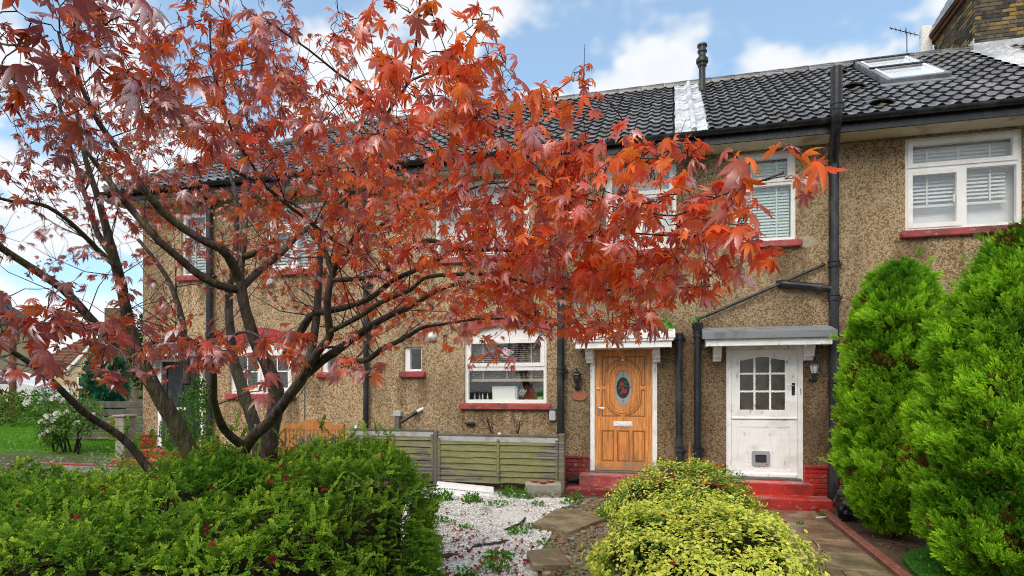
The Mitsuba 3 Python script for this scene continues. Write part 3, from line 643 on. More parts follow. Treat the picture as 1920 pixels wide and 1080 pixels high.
wpart(dk, 'oval_moulding', extr(ring_out.difference(ring_in.buffer(.008)), .036, .0445), 'oak_door'); wpart(dk, 'oval_moulding', extr(ring_in.buffer(.006).difference(ring_in.buffer(-.005)), .050, .0635), 'oak_dark'); wpart(dk, 'oval_moulding', extr(ring_out.buffer(.012).difference(ring_out.buffer(.002)), .0435, .0445), 'oak_dark')
wpart(dk, 'oval_moulding', extr(stad(.208, .373).difference(oval.buffer(.018)), .050, .065), 'oak_door')
wpart(dk, 'oval_moulding', extr(oval.buffer(.018).difference(oval.buffer(-.001)), .042, .066), 'oak_door')
gm = MB()
for pg, c, t in ((oval.buffer(-.002), (.30, .35, .38), .058),): 
    a = extr(pg, t, t + .01).arr(); gm.add(a[0], a[1], c)
part(dk, 'oval_light', gm.ply('vc_wet', color=True, world=True))
sm_ = MB(); inn = affinity.scale(Point(cx, cz).buffer(1, quad_segs=16), .098, .165)
def lay(pg, c, t0, t1):
    a = extr(pg, t0, t1).arr(); sm_.add(a[0], a[1], c)
lay(inn, (.018, .028, .026), .0555, .0575)
lay(inn.buffer(.008).difference(inn), (.02, .02, .02), .053, .0575)
for a, b, c, d in ((cx - .004, cx + .004, cz + .175, cz + .278), (cx - .004, cx + .004, cz - .278, cz - .175), (cx - .132, cx - .107, cz - .004, cz + .004), (cx + .107, cx + .132, cz - .004, cz + .004)): lay(box(a, c, b, d), (.02, .02, .02), .054, .0575)
for x, z, r in ((-.02, .06, .038), (.03, -.055, .042), (.0, .0, .02), (-.03, -.09, .022)): lay(affinity.scale(Point(cx + x, cz + z).buffer(r, quad_segs=3), 1, .9), (.32, .02, .035), .0535, .0552)
for x, z, an in ((-.055, .0, 40), (.045, .03, -30), (-.01, -.05, 70), (.05, .09, 20)): lay(affinity.rotate(affinity.scale(Point(cx + x, cz + z).buffer(.035, quad_segs=4), 1, .4), an), (.04, .12, .05), .0542, .0553)
part(dk, 'stained_roses', sm_.ply('vc_wet', color=True, world=True))
m = MB(); hbox(m, 1.71, 2.02, .030, .046, 1.085, 1.17, bev=.006); wpart(dk, 'letter_plate', m, 'upvc', label='white letter plate')
m = MB(); hbox(m, 1.735, 1.995, .024, .0295, 1.10, 1.155, bev=.004); wpart(dk, 'letter_flap', m, 'upvc')
m = MB(); hbox(m, 1.445, 1.48, .034, .046, 1.26, 1.42, bev=.004); a = tube([(1.462, .034, 1.385), (1.462, -.01, 1.385), (1.48, -.02, 1.385), (1.565, -.02, 1.385)], .009, 8); m.add(*a); wpart(dk, 'handle', m, 'steel', smooth=40)
m = MB(); m.add(*lathe([(.0, 0), (.024, 0), (.024, .008), (0, .012)], 16, axis=(0, -1, 0), org=(1.462, .045, 1.70))); wpart(dk, 'lock', m, 'steel')
m = MB(); hbox(m, 1.845, 1.875, .030, .0355, 2.155, 2.185, bev=.003); wpart(dk, 'number_disc', m, 'steel')
wpart(dk, 'weather_bar', hb(D0, D1, .02, .055, DZ0 - .0, DZ0 + .03), 'oak_door') if False else None

# white stable door of the right hand house
fk = num(f'{HC}__door_frame')
scene[fk] = extr(box(3.46, .25, 4.57, 2.40).difference(box(3.535, .24, 4.495, 2.315)), .02, .12).ply('white_paint', world=True)
dk = num(f'{HC}__front_door'); labels[dk] = {'label': 'white stable door with nine panes above and a cat flap below'}
E0, E1, EZ0, EZ1, EM = 3.54, 4.49, .34, 2.31, 1.235
px = np.linspace(E0 + .115, E1 - .155, 4); pz = [1.36, 1.66, 1.935]
top = lambda s: 2.14 + .055 * np.sin(np.pi * (s - px[0]) / (px[3] - px[0])) ** 2 + .0
g = box(E0, EM, E1, EZ1); openings = []
for i in range(3):
    for j in range(3):
        a, b = px[i] + .014, px[i + 1] - .014
        if j < 2: o = box(a, pz[j] + .014, b, pz[j + 1] - .014)
        else:
            ss = np.linspace(a, b, 9); o = Polygon([(a, pz[2] + .014), (b, pz[2] + .014)] + [(s, top(s)) for s in ss[::-1]])
        openings.append(o); g = g.difference(o)
scene[dk] = extr(g, .04, .085).ply('white_paint', world=True)
for o in openings:
    wpart(dk, 'pane', extr(o.buffer(.004), .062, .066), 'door_pane')
wpart(dk, 'lower_leaf', extr(box(E0, EZ0, E1, EM - .012), .055, .088), 'white_paint')
m = MB()
for a, b, c, d in ((E0, E0 + .10, EZ0, EM - .012), (E1 - .10, E1, EZ0, EM - .012), (E0 + .1, E1 - .1, EM - .13, EM - .012), (E0 + .1, E1 - .1, EZ0, EZ0 + .12)): hbox(m, a, b, .040, .0545, c, d, bev=.003)
wpart(dk, 'lower_stile', m, 'white_paint')
for i in range(6):
    w = (E1 - E0 - .20) / 6; a = E0 + .10 + i * w; wpart(dk, 'plank', hb(a + .003, a + w - .003, .046, .0545, EZ0 + .121, EM - .131, bev=.004), 'white_paint')
wpart(dk, 'weather_bar', hb(E0, E1, .018, .0395, EM - .006, EM + .022, bev=.006), 'white_paint'); wpart(dk, 'weather_bar', hb(E0, E1, .010, .0395, EZ0 - .005, EZ0 + .055, bev=.01), 'white_paint')
ck = num(f'{dk}__cat_flap'); labels[ck] = {'label': 'grey plastic cat flap'}
fl = rbox(3.84, 4.105, .505, .735, .035).difference(rbox(3.89, 4.055, .555, .68, .02)); a = extr(fl, .022, .0455).arr(); mm = MB().add(a[0], a[1], (.30, .33, .37)); a = extr(rbox(3.888, 4.057, .553, .682, .02), .036, .0453).arr(); mm.add(a[0], a[1], (.03, .03, .035)); hbox(mm, 4.04, 4.065, .018, .0225, .525, .54, bev=.002, c=(.5, .03, .03))
scene[ck] = mm.ply('vc_satin', color=True, world=True)
m = MB(); hbox(m, E1 - .075, E1 - .03, .028, .0395, 1.60, 1.79, bev=.008); wpart(dk, 'lock_plate', m, 'black_pipe')
m = MB(); m.add(*tube([(E1 - .052, .03, 1.745), (E1 - .052, -.012, 1.745), (E1 - .07, -.022, 1.745), (E1 - .16, -.022, 1.748)], .009, 8)); wpart(dk, 'handle', m, 'steel', smooth=40)
m = MB(); m.add(*tube([(4.53, .0, 1.62), (4.53, -.03, 1.63), (4.53, -.03, 1.70), (4.53, .015, 1.71)], .007, 6)); wpart(dk, 'catch', m, 'steel', smooth=40)
# dark hall behind the glazed door and left house door
m = MB(); hbox(m, 3.3, 4.75, .9, .95, .2, 2.6); wpart(HC, 'hall_wall', m, 'dark_room')
fk = num(f'{HA}__door_frame'); scene[fk] = extr(box(-7.38, .5, -6.28, 2.34).difference(box(-7.29, .49, -6.37, 2.26)), .02, .12).ply('white_paint', world=True)
dk = num(f'{HA}__front_door'); labels[dk] = {'label': 'black front door in a white frame'}
g = box(-7.285, .56, -6.375, 2.255)
for a, b, c, d in ((-7.18, -6.86, .70, 1.25), (-6.80, -6.48, .70, 1.25), (-7.18, -6.86, 1.38, 2.15), (-6.80, -6.48, 1.38, 2.15)): g = g.difference(box(a, c, b, d))
scene[dk] = extr(g, .05, .09).ply('black_pipe', world=True); wpart(dk, 'panel', extr(box(-7.2, .68, -6.46, 2.2), .065, .085), 'black_pipe')
m = MB(); hbox(m, -6.95, -6.72, .04, .0495, 1.29, 1.34, bev=.004); wpart(dk, 'letter_plate', m, 'upvc')

# ================================================================ canopies
def canopy(h, s0, s1, lead_top, depth=.46):
    k = num(f'{h}__canopy')
    m = MB(); hbox(m, s0 + .03, s1 - .03, -depth + .035, -.003, 2.365, 2.46, bev=.004); scene[k] = m.ply('white_paint', world=True)
    fa = MB(); hbox(fa, s0, s1, -depth, -depth + .032, 2.335, 2.475, bev=.006); hbox(fa, s0 - .0, s0 + .028, -depth + .033, -.003, 2.345, 2.47, bev=.004); hbox(fa, s1 - .028, s1, -depth + .033, -.003, 2.345, 2.47, bev=.004)
    wpart(k, 'fascia', fa, 'white_paint')
    pv = np.array([(s0 - .05, -depth - .05, 2.478), (s1 + .05, -depth - .05, 2.478), (s1 + .05, -.004, 2.478), (s0 - .05, -.004, 2.478), (s0 - .05, -depth - .05, 2.54), (s1 + .05, -depth - .05, 2.54), (s1 + .05, -.004, 2.66), (s0 - .05, -.004, 2.66)])
    tm = trimesh.convex.convex_hull(pv); rm = MB(); rm.addm(tm)
    wpart(k, 'lead_roof', rm, 'lead_grey' if lead_top else 'white_paint')
    if lead_top:
        e = MB(); hbox(e, s0 - .055, s1 + .055, -depth - .056, -depth - .046, 2.44, 2.545, bev=.003); wpart(k, 'drip_edge', e, 'lead_grey')
    else:
        e = MB(); hbox(e, s0 - .03, s1 + .03, -depth - .035, -depth - .002, 2.43, 2.477, bev=.012); wpart(k, 'cornice', e, 'white_paint')
    for c in (s0 + .18, s1 - .24):
        prof = [(-.002, 2.36), (-.26, 2.36), (-.26, 2.315), (-.225, 2.30), (-.21, 2.255), (-.185, 2.23), (-.17, 2.185), (-.10, 2.165), (-.09, 2.13), (-.002, 2.12)]
        mm = trimesh.creation.extrude_polygon(Polygon(prof), .12, engine='earcut'); v = np.asarray(mm.vertices); f = np.asarray(mm.faces)
        wpart(k, 'bracket', MB().add(np.stack([c - .06 + v[:, 2], v[:, 0], v[:, 1]], 1), f), 'white_paint')
    return k
canopy(HB, 1.16, 2.64, False); canopy(HC, 3.14, 4.87, True); canopy(HA, -7.55, -6.15, True)

# ================================================================ painted brick plinths and steps
def plinth(h, s0, s1, z1, bsdf, z0=-.1):
    k = num(f'{h}__plinth')
    scene[k] = hb(s0, s1, -.055, -.004, z0, z1 - .05, bev=.003).ply(bsdf, world=True)
    wpart(k, 'capping', hb(s0, s1, -.085, -.004, z1 - .048, z1, bev=.008), bsdf)
    r_ = np.random.default_rng(int(abs(s0) * 100)); row = 0; z = z1 - .05 - .068
    while z > z0:
        s = s0 - (.11 if row % 2 else 0)
        while s < s1:
            a, b = max(s, s0) + .003, min(s + .215, s1) - .003
            if b - a > .03: wpart(k, 'brick', hb(a, b, -.066 - .003 * r_.random(), -.0555, z, z + .063, bev=.004), bsdf)
            s += .222
        z -= .074; row += 1
plinth(HB, .94, 1.328, .60, 'plum_step'); plinth(HB, 2.415, 2.70, .59, 'plum_step'); plinth(HC, 3.10, 3.455, .54, 'red_step'); plinth(HC, 4.575, 4.90, .545, 'red_step'); plinth(HC, 5.05, 8.0, .54, 'red_step')
plinth(HA, -7.72, -7.385, .80, 'red_step', .15); plinth(HA, -6.275, -5.9, .80, 'red_step', .15)
def steps(h, ups, lows, bsu, bsl):
    k = num(f'{h}__doorstep'); scene[k] = hb(*ups, bev=.014).ply(bsu, world=True, smooth=30)
    k = num(f'{h}__doorstep'); scene[k] = hb(*lows, bev=.014).ply(bsl, world=True, smooth=30)
    wpart(h, 'threshold', hb(ups[0] + .12, ups[1] - .10, -.06, .10, ups[5] + .001, ups[5] + .028, bev=.004), 'old_wood')
steps(HC, (3.36, 4.64, -.42, -.003, -.1, .305), (3.20, 4.80, -.80, -.424, -.1, .145), 'red_step', 'red_step')
steps(HB, (1.20, 2.50, -.36, -.003, -.1, .33), (1.02, 2.62, -.72, -.364, -.1, .165), 'rose_step', 'plum_step')
steps(HA, (-7.45, -6.2, -.40, -.003, .1, .53), (-7.6, -6.0, -.85, -.404, .1, .38), 'red_step', 'red_step')
hbm = MB(); hbox(hbm, -8.6, -6.0, -1.5, -1.38, .2, .37, bev=.01); part(HA, 'step_kerb', hbm.ply('red_step', world=True))
scene['mat_door_pane'] = {'type': 'twosided', 'bsdf': {'type': 'principled', 'base_color': P(lambda p, n, uv: MIX((0.02, 0.018, 0.013), (0.09, 0.082, 0.06), FB(p.x * 14 + p.y * 5, p.z * 12, 2.0, 4))), 'roughness': 0.22, 'specular': 0.8}}

# ================================================================ chimney above the right hand house
ck = num(f'{HC}__chimney'); A0, A1, B0, B1, C0, C1 = 8.12, 9.36, 3.16, 5.0, 7.6, 9.16
scene[ck] = hb(A0 + .012, A1 - .012, B0 + .012, B1 - .012, C0, C1 + .02, bev=.002).ply('mortar', world=True)
r_ = np.random.default_rng(21); pal = [(.26, .19, .085), (.20, .15, .075), (.10, .085, .065), (.055, .052, .05), (.30, .20, .07), (.14, .115, .08), (.08, .075, .07)]
BRK = {}
def brick_bsdf(i):
    k = f'stock_brick_{i}'
    if 'mat_' + k not in scene: mat(k, dirty(pal[i], tuple(x * .4 for x in pal[i]), .7, 11), .85, .2, bmp(60), .004)
    return k
row = 0; z = C0 + .03
while z < C1 - .02:
    for face in ('front', 'side'):
        a, lim = (A0, A1) if face == 'front' else (B0, B1)
        s = a - (.112 if (row + (face == 'side')) % 2 else 0)
        while s < lim - .02:
            p, q = max(s, a) + .004, min(s + .216, lim) - .004
            if q - p > .03:
                i = int(r_.integers(len(pal))); pr = .003 * r_.random(); zz = z + .002 * r_.normal()
                mb = hb(p, q, B0 - pr, B0 + .0115, zz, zz + .063, bev=.005) if face == 'front' else hb(A0 - pr, A0 + .0115, p, q, zz, zz + .063, bev=.005)
                wpart(ck, 'brick', mb, brick_bsdf(i))
            s += .225
    z += .075; row += 1
m = MB(); hbox(m, A0 - .07, A1 + .07, B0 - .07, B1 + .07, C1 + .021, C1 + .09, bev=.015); hbox(m, A0 - .12, A1 + .12, B0 - .12, B1 + .12, C1 + .091, C1 + .14, bev=.015)
wpart(ck, 'red_capping', m, 'cap_red'); mat('cap_red', dirty((.17, .075, .05), (.06, .045, .04), .8, 6), .8, .2)
# slate hipped cap above the capping, one mesh per course
hh, top_z = 1.25, C1 + .14
for i in range(10):
    u0, u1 = i / 10, (i + 1) / 10; o = .14 - .62 * u0 * 1.05; o1 = .14 - .62 * u1 * 1.05 + .03; zz0, zz1 = top_z + .002 + hh * u0, top_z + .002 + hh * u1
    v = np.array([(A0 - o, B0 - o, zz0), (A1 + o, B0 - o, zz0), (A1 + o, B1 + o, zz0), (A0 - o, B1 + o, zz0), (A0 - o1, B0 - o1, zz1), (A1 + o1, B0 - o1, zz1), (A1 + o1, B1 + o1, zz1), (A0 - o1, B1 + o1, zz1)])
    wpart(ck, 'slate_course', MB().addm(trimesh.convex.convex_hull(v)), 'roof_tile')
# stepped lead soakers and apron round the stack
m = MB()
hbox(m, A0 - .03, A1 + .03, B0 - .035, B0 - .006, 7.85, 8.16, bev=.006); scene[num(f'{HC}__chimney__lead_apron')] = m.ply('lead_flash', world=True)
for i in range(7):
    v = np.array([(A0 - .014, B0 + .1 * i - .02, 7.95), (A0 - .014, B0 + .1 * i + .09, 7.95), (A0 - .014, B0 + .1 * i + .09, 8.17 + .0 * i), (A0 - .014, B0 + .1 * i - .02, 8.26)])
    e = np.array([.006, 0, 0]); wpart(ck, 'lead_soaker', MB().addm(trimesh.convex.convex_hull(np.vstack([v, v - e * 2]))), 'lead_flash')
m = MB(); hbox(m, 7.86, 8.06, 4.9, 5.1, 7.6, 9.55, bev=.02); wpart(HC, 'white_flue', m, 'upvc')

# tv aerial behind the ridge
ak = thing('television_aerial', 'thin television aerial on a mast behind the roof ridge, left of the brick chimney', 'aerial')
v, f = tube([(7.62, 5.0, 7.0), (7.60, 5.0, 9.45), (7.58, 5.0, 9.6)], .011, 6); part(ak, 'mast', PLY((W(v), f), 'old_wood'))
a0, a1 = np.array([7.25, 4.95, 9.62]), np.array([8.15, 5.15, 9.36]); v, f = tube([a0, a1], .009, 6); part(ak, 'boom', PLY((W(v), f), 'tile_edge'))
for i in range(9):
    c = a0 + (a1 - a0) * (i + .3) / 9; L = .12 - .004 * i; v, f = tube([c + [-.03, -L, -.10], c + [.03, L, .10]], .006, 5); part(ak, 'element', PLY((W(v), f), 'tile_edge'))

# ================================================================ small things on the walls
def wall_lantern(s, z, label, glass=True):
    k = thing('wall_lantern', label, 'lantern')
    m = MB(); m.add(*lathe([(0, 0), (.055, 0), (.055, .012), (.03, .025), (0, .03)], 16, axis=(0, -1, 0), org=(s, -.004, z - .17))); wpart(k, 'wall_plate', m, 'black_pipe', smooth=35)
    m = MB(); m.add(*tube([(s, -.02, z - .17), (s, -.07, z - .19), (s, -.12, z - .16), (s, -.12, z - .11)], .010, 8, 10)); wpart(k, 'arm', m, 'black_pipe', smooth=50)
    lz = z - .11
    pr = lambda rows: MB().add(*lathe(rows, 6, org=(s, -.12, lz)))
    wpart(k, 'base', pr([(0, -.01), (.03, -.01), (.036, .01), (.045, .02), (0, .021)]), 'black_pipe')
    if glass:
        wpart(k, 'glass', pr([(.042, .022), (.070, .145)]), 'clear_plastic')
        wpart(k, 'bulb', MB().add(*lathe([(0, .03), (.018, .035), (.018, .11), (0, .125)], 10, org=(s, -.12, lz))), 'upvc')
    else: wpart(k, 'glass', pr([(.042, .022), (.060, .08), (.055, .145)]), 'black_pipe')
    for i in range(6):
        a = i * math.pi / 3; wpart(k, 'glazing_bar', MB().add(*tube([(s + .043 * math.cos(a), -.12 + .043 * math.sin(a), lz + .02), (s + .072 * math.cos(a), -.12 + .072 * math.sin(a), lz + .146)], .004, 5)), 'black_pipe')
    wpart(k, 'hood', pr([(.088, .14), (.082, .155), (.045, .185), (.024, .21), (.012, .215), (.016, .24), (0, .25)]), 'black_pipe')
    return k
wall_lantern(4.70, 2.02, 'black lantern with clear glass beside the white stable door')
wall_lantern(1.13, 1.90, 'small dark wall lantern left of the oak front door', False)
pk = thing('house_plaque', 'oval terracotta plaque on the wall left of the oak front door', 'plaque')
e = affinity.scale(Point(1.16, 1.585).buffer(1, quad_segs=12), .115, .068); scene.update({pk + '__disc': extr(e, -.02, -.003).ply('terracotta', world=True), pk + '__rim': extr(e.buffer(.008).difference(e.buffer(-.008)), -.026, -.0025).ply('terracotta', world=True)})
mat('terracotta', dirty((.36, .12, .065), (.22, .10, .06), .7, 20), .6, .3)
bk = thing('wall_box', 'small grey plastic box with a blue lid beside the arched window', 'junction box')
part(bk, 'body', hb(.655, .765, -.07, -.003, 1.17, 1.34, bev=.012).ply('box_grey', world=True)); part(bk, 'lid', hb(.65, .77, -.076, -.003, 1.342, 1.375, bev=.01).ply('box_blue', world=True))
mat('box_grey', (.42, .45, .45), .5, .4); mat('box_blue', (.06, .09, .2), .5, .4)
mk = thing('meter_box', 'little grey square box on a wooden post against the wall above the fence', 'box')
part(mk, 'cover', hb(-2.17, -2.02, -.10, -.02, 1.22, 1.32, bev=.008).ply('box_grey', world=True)); part(mk, 'post', hb(-2.14, -2.05, -.09, -.03, .2, 1.218, bev=.005).ply('old_wood', world=True))
vk = thing('waste_spout', 'black waste pipe with a white end slanting out of the wall above the fence', 'pipe')
v, f = tube([(-1.98, -.16, 1.12), (-1.72, -.06, 1.30)], .034, 10); part(vk, 'hose', PLY((W(v), f), 'black_pipe', smooth=50)); v, f = tube([(-1.72, -.06, 1.30), (-1.64, .02, 1.36)], .03, 10); part(vk, 'white_end', PLY((W(v), f), 'upvc', smooth=50))
for i, (s, z, lab, cc) in enumerate(((-1.45, 2.63, 'small white dome lamp on the wall right of the little window', 'upvc'), (-4.02, 2.72, 'small white dome lamp on the wall right of the end house window', 'upvc'))):
    k = thing('dome_lamp', lab, 'lamp'); v, f = lathe([(.075, 0), (.075, .03), (.06, .07), (.03, .095), (0, .10)], 16, axis=(0, -1, 0), org=(s, -.003, z)); part(k, 'dome', PLY((W(v), f), cc, smooth=40)); m = MB(); hbox(m, s - .03, s + .03, -.04, -.003, z + .076, z + .12, bev=.006); wpart(k, 'mount', m, 'box_grey')
v, f = lathe([(.09, 0), (.09, .03), (.07, .08), (0, .10)], 8, axis=(0, -1, 0), org=(-4.72, -.003, 3.72)); solo('alarm_box', PLY((W(v), f), 'box_grey', smooth=30), 'grey alarm bell box on the wall under the end house upstairs window', 'alarm')
for s in (-.28, .16):
    r_ = np.random.default_rng(int(abs(s * 100))); mb = MB()
    for i in range(7):
        a = np.array([s + .02 * r_.normal(), -.25, .95]); d = np.array([.10 * r_.normal(), .03 * r_.normal(), .18 + .1 * r_.random()]); mb.add(*tube([a, a + d * .6, a + d + [.03 * r_.normal(), 0, .02]], .006, 5))
    solo('dead_stem', mb.ply('twig', world=True), ('bare dark dead plant stems below the left part of the arched window' if s < 0 else 'bare dark dead plant stems below the right part of the arched window'), 'plant')
m = MB(); hbox(m, -.80, -.66, -.05, -.003, 1.06, 1.13, bev=.006); hbox(m, -.82, -.64, -.09, -.051, 1.10, 1.125, bev=.006); solo('air_vent', m.ply('black_pipe', world=True), 'small black hooded vent on the wall just above the fence', 'vent')
fk = thing('bird_feeder', 'small wooden feeder on a stick in front of the end house wall', 'bird feeder'); m = MB(); hbox(m, -3.95, -3.62, -.42, -.25, 1.94, 2.0, bev=.01); hbox(m, -3.9, -3.67, -.40, -.27, 2.001, 2.04, bev=.015); part(fk, 'tray', m.ply('teak', world=True)); v, f = tube([(-3.79, -.335, .25), (-3.79, -.335, 1.94)], .012, 6); part(fk, 'stick', PLY((W(v), f), 'old_wood'))
m = MB(); r_ = np.random.default_rng(8)
for i in range(5):
    v, f = bbox(-.09, .09, -.006, .006, -.016 + .04 * i - .08, .016 + .04 * i - .08, bev=.003); R = trimesh.transformations.rotation_matrix(.5, [0, 1, 0])[:3, :3]; m.add(v @ R.T + np.array([5.32, -.03, 2.70]), f)
solo('wall_vent', m.ply('red_step', world=True), 'small red slatted vent plate on the wall right of the soil pipe', 'vent')
v, f = tube([(1.0, -.25, .21), (1.18, -.14, .20), (1.2, -.1, .20)], .04, 10); part(HB, 'ground_pipe', PLY((W(v), f), 'black_pipe', smooth=50))
# bent wire hoop and cane behind the yellow bush
v, f = tube([(2.52, -.8, .2), (2.52, -.8, .46), (2.57, -.8, .51), (2.66, -.8, .52), (2.72, -.8, .49), (2.74, -.8, .2)], .009, 8, 24); solo('wire_hoop', PLY((W(v), f), 'steel', smooth=50), 'bent silver metal hoop sticking out above the yellow bush', 'hoop')
m = MB(); v = np.array([(2.86, -.7, .1), (2.93, -.7, .1), (2.90, -.69, .92), (2.885, -.70, .92), (2.86, -.67, .1), (2.93, -.67, .1)]); m.addm(trimesh.convex.convex_hull(v)); solo('wooden_stake', m.ply('teak', world=True), 'pale wooden stake standing between the two black drainpipes', 'stake')
# ================================================================ paths and beds
GRAV = Polygon([(-.72, 4.2), (.28, 4.4), (.22, 5.2), (.24, 5.9), (.46, 6.9), (.50, 8.0), (.92, 8.7), (.85, 9.05), (-1.4, 9.9), (-1.7, 8.0), (-1.35, 6.0), (-.72, 5.3)])
COB = Polygon([(.26, 4.4), (.85, 4.4), (1.0, 5.5), (1.22, 7.0), (1.40, 8.2), (1.55, 9.0), (1.0, 9.22), (.90, 8.7), (.53, 8.0), (.48, 6.9), (.26, 5.9)])
setting('gravel_bed', flat_poly(GRAV, .012, 'gravel_bed'))
cobk = setting('cobble_path', flat_poly(COB, .020, 'mossy_concrete'))
r_ = np.random.default_rng(31)
gp = []
while len(gp) < 15000:
    p = r_.uniform([-1.7, 4.3], [.95, 9.9]); 
    if GRAV.contains(Point(p)) and meshkit.fbm(np.array([p[0] * 1.6 + 3, p[1] * 1.6, 1.0]), 3) < .56 + .16 * r_.random(): gp.append(p)
gp = np.array(gp); oc = trimesh.creation.octahedron() if hasattr(trimesh.creation, 'octahedron') else None
OV = np.array([[1, 0, 0], [-1, 0, 0], [0, 1, 0], [0, -1, 0], [0, 0, 1], [0, 0, -1.]]); OF = np.array([[0, 2, 4], [2, 1, 4], [1, 3, 4], [3, 0, 4], [2, 0, 5], [1, 2, 5], [3, 1, 5], [0, 3, 5]])
n = len(gp); tv = OV[None] * r_.uniform(.6, 1.3, (n, 6, 1)) * np.array([1, .75, .5]); a = rand_dirs(n, r_); 
pos = np.c_[gp, ground_z(gp[:, 0], gp[:, 1]) + .016 + .006 * r_.random(n)]
tone = r_.uniform(.50, .84, (n, 1)) * np.array([1, .985, .96]); dark = r_.random(n) < .10; tone[dark] *= .35
v, f, c = instances(tv, OF, pos, frame_from(a * [1, 1, .4], rand_dirs(n, r_) * .4 + [0, 0, 1]), r_.uniform(.009, .021, n), tone)
k = solo('gravel_chips', PLY((v, f), 'vc_satin', color=c), 'white stone chips covering the bed left of the cobble path', 'gravel'); labels[k]['kind'] = 'stuff'
# membrane showing through
for q in ([(-.05, 6.85), (.05, 7.0), (.16, 7.25), (.20, 7.6), (.14, 7.62), (.08, 7.3), (-.02, 7.1), (-.12, 6.9)], [(-.45, 6.0), (-.30, 6.15), (-.10, 6.25), (.0, 6.45), (-.06, 6.47), (-.2, 6.33), (-.4, 6.22)], [(-.75, 5.6), (-.6, 5.7), (-.5, 5.85), (-.6, 5.9), (-.8, 5.75)]):
    m = trimesh.creation.extrude_polygon(Polygon(q).buffer(-.022), .006, engine='earcut'); v = np.array(m.vertices); v[:, 2] += ground_z(v[:, 0], v[:, 1]) + .024
    part('gravel_bed', 'membrane', PLY((v, np.asarray(m.faces)), 'rubber'))
# big stepping slabs in the cobble path
slabs = [Polygon([(.22, 7.05), (.60, 8.02), (1.12, 7.80), (1.18, 7.55), (.62, 6.72)]), Polygon([(.14, 5.88), (.46, 6.06), (.52, 5.46), (.18, 5.40)]), Polygon([(.30, 4.9), (.75, 5.0), (.7, 4.5), (.3, 4.5)])]
for q in slabs:
    m = trimesh.creation.extrude_polygon(q.buffer(-.03).buffer(.03), .05, engine='earcut').subdivide_to_size(.2); v = np.array(m.vertices); v[:, 2] += ground_z(v[:, 0], v[:, 1]) + .012; v[:, 2] += .006 * meshkit.noise(v * 9)
    part(cobk, 'stone_slab', PLY((v, np.asarray(m.faces)), 'path_stone'), label='flat brown stepping slab set among cobbles')
PEB = [mat(f'pebble_{i}', dirty(c, tuple(x * .6 for x in c), .6, 25), .28, .6) or f'pebble_{i}' for i, c in enumerate([(.13, .125, .115), (.06, .06, .065), (.20, .155, .10), (.21, .13, .085), (.16, .13, .09), (.27, .235, .18)])]
sph = trimesh.creation.icosphere(subdivisions=1); spts = []
avoid = unary_union([q.buffer(.03) for q in slabs]); tries = 0
while len(spts) < 290 and tries < 30000:
    tries += 1; p = r_.uniform([.2, 4.4], [1.55, 9.2]); rad = r_.uniform(.022, .058)
    if not COB.buffer(-.03).contains(Point(p)) or avoid.contains(Point(p)): continue
    if spts and min(np.hypot(p[0] - q[0], p[1] - q[1]) - q[2] - rad for q in spts) < .001: continue
    spts.append((p[0], p[1], rad))
spts.sort(key=lambda q: -q[2] / q[1]); rest = MB()
for i, (x, y, rad) in enumerate(spts):
    v = np.asarray(sph.vertices) * (1 + .16 * r_.normal(size=(len(sph.vertices), 1)) * .5) * [rad, rad * r_.uniform(.6, .9), rad * .45]
    a = r_.uniform(0, 6.3); R = np.array([[math.cos(a), -math.sin(a), 0], [math.sin(a), math.cos(a), 0], [0, 0, 1]]); v = v @ R.T + [x, y, ground_z(x, y) + .022 + rad * .12]
    if i < 300: part(cobk, 'cobble', PLY((v, np.asarray(sph.faces)), PEB[r_.integers(6)], smooth=True))
    else: rest.add(v, np.asarray(sph.faces))
if rest.n: part(cobk, 'small_cobbles', rest.ply('pebble_4', smooth=True), stuff=True)

# slab path to the white door (house coordinates)
pk = setting('slab_path', MB().add(*bbox(2.6, 4.66, -6.4, -.81, -.2, -.018, bev=.01)).ply('soil', world=True))
SL = []
for i, cc in enumerate([(.20, .135, .088), (.165, .125, .078), (.235, .165, .115), (.185, .145, .095)]):
    def sf(p, n, uv, cc=cc):
        k_ = FB(p.x * 3.4, p.y * 3.4, 1.0, 4); g_ = FB(p.x * 50, p.y * 50, 3.0, 3)
        c_ = MIX(tuple(x * .62 for x in cc), tuple(x * 1.25 for x in cc), SS(.3, .7, k_)) * (.75 + .5 * g_)
        return MIX(c_, (.09, .085, .03), SS(.54, .70, FB(p.x * 5 + 3, p.y * 5, 5.0, 3)) * .6)
    mat(f'slab_{i}', P(sf), .30, .55, bmp(24), .006); SL.append(f'slab_{i}')
r_ = np.random.default_rng(12)
for i in range(9):
    t1 = -.83 - .60 * i; edges = ([2.62, 3.2, 3.95, 4.58] if i % 2 == 0 else [2.62, 2.95, 3.62, 4.16, 4.58]) if i != 1 else [2.62, 3.5, 4.58]
    for a, b in zip(edges[:-1], edges[1:]):
        tl = r_.uniform(-.008, .008, 3); v, f = bbox(a + .011, b - .011, t1 - .585, t1 - .004, -.05, .0, bev=.012); v[:, 2] += tl[0] + tl[1] * (v[:, 0] - a) + tl[2] * (v[:, 1] - t1)
        part(pk, 'slab', PLY((W(v), f), SL[r_.integers(4)]))
for i in range(6):
    t1 = -.86 - .72 * i; part(pk, 'edging_brick', hb(4.605, 4.705, t1 - .70, t1 - .01, -.1, .035 + r_.uniform(-.008, .01), bev=.01).ply('edge_brick', world=True))
mat('edge_brick', dirty((.23, .085, .065), (.12, .05, .04), .7, 12), .45, .5, bmp(30), .005)
mang = np.linspace(0, 2 * np.pi, 60, endpoint=False); mrad = 1 + .35 * (meshkit.fbm(np.c_[np.cos(mang) * 2.2, np.sin(mang) * 2.2, mang * 0 + 4], 4) - .5)
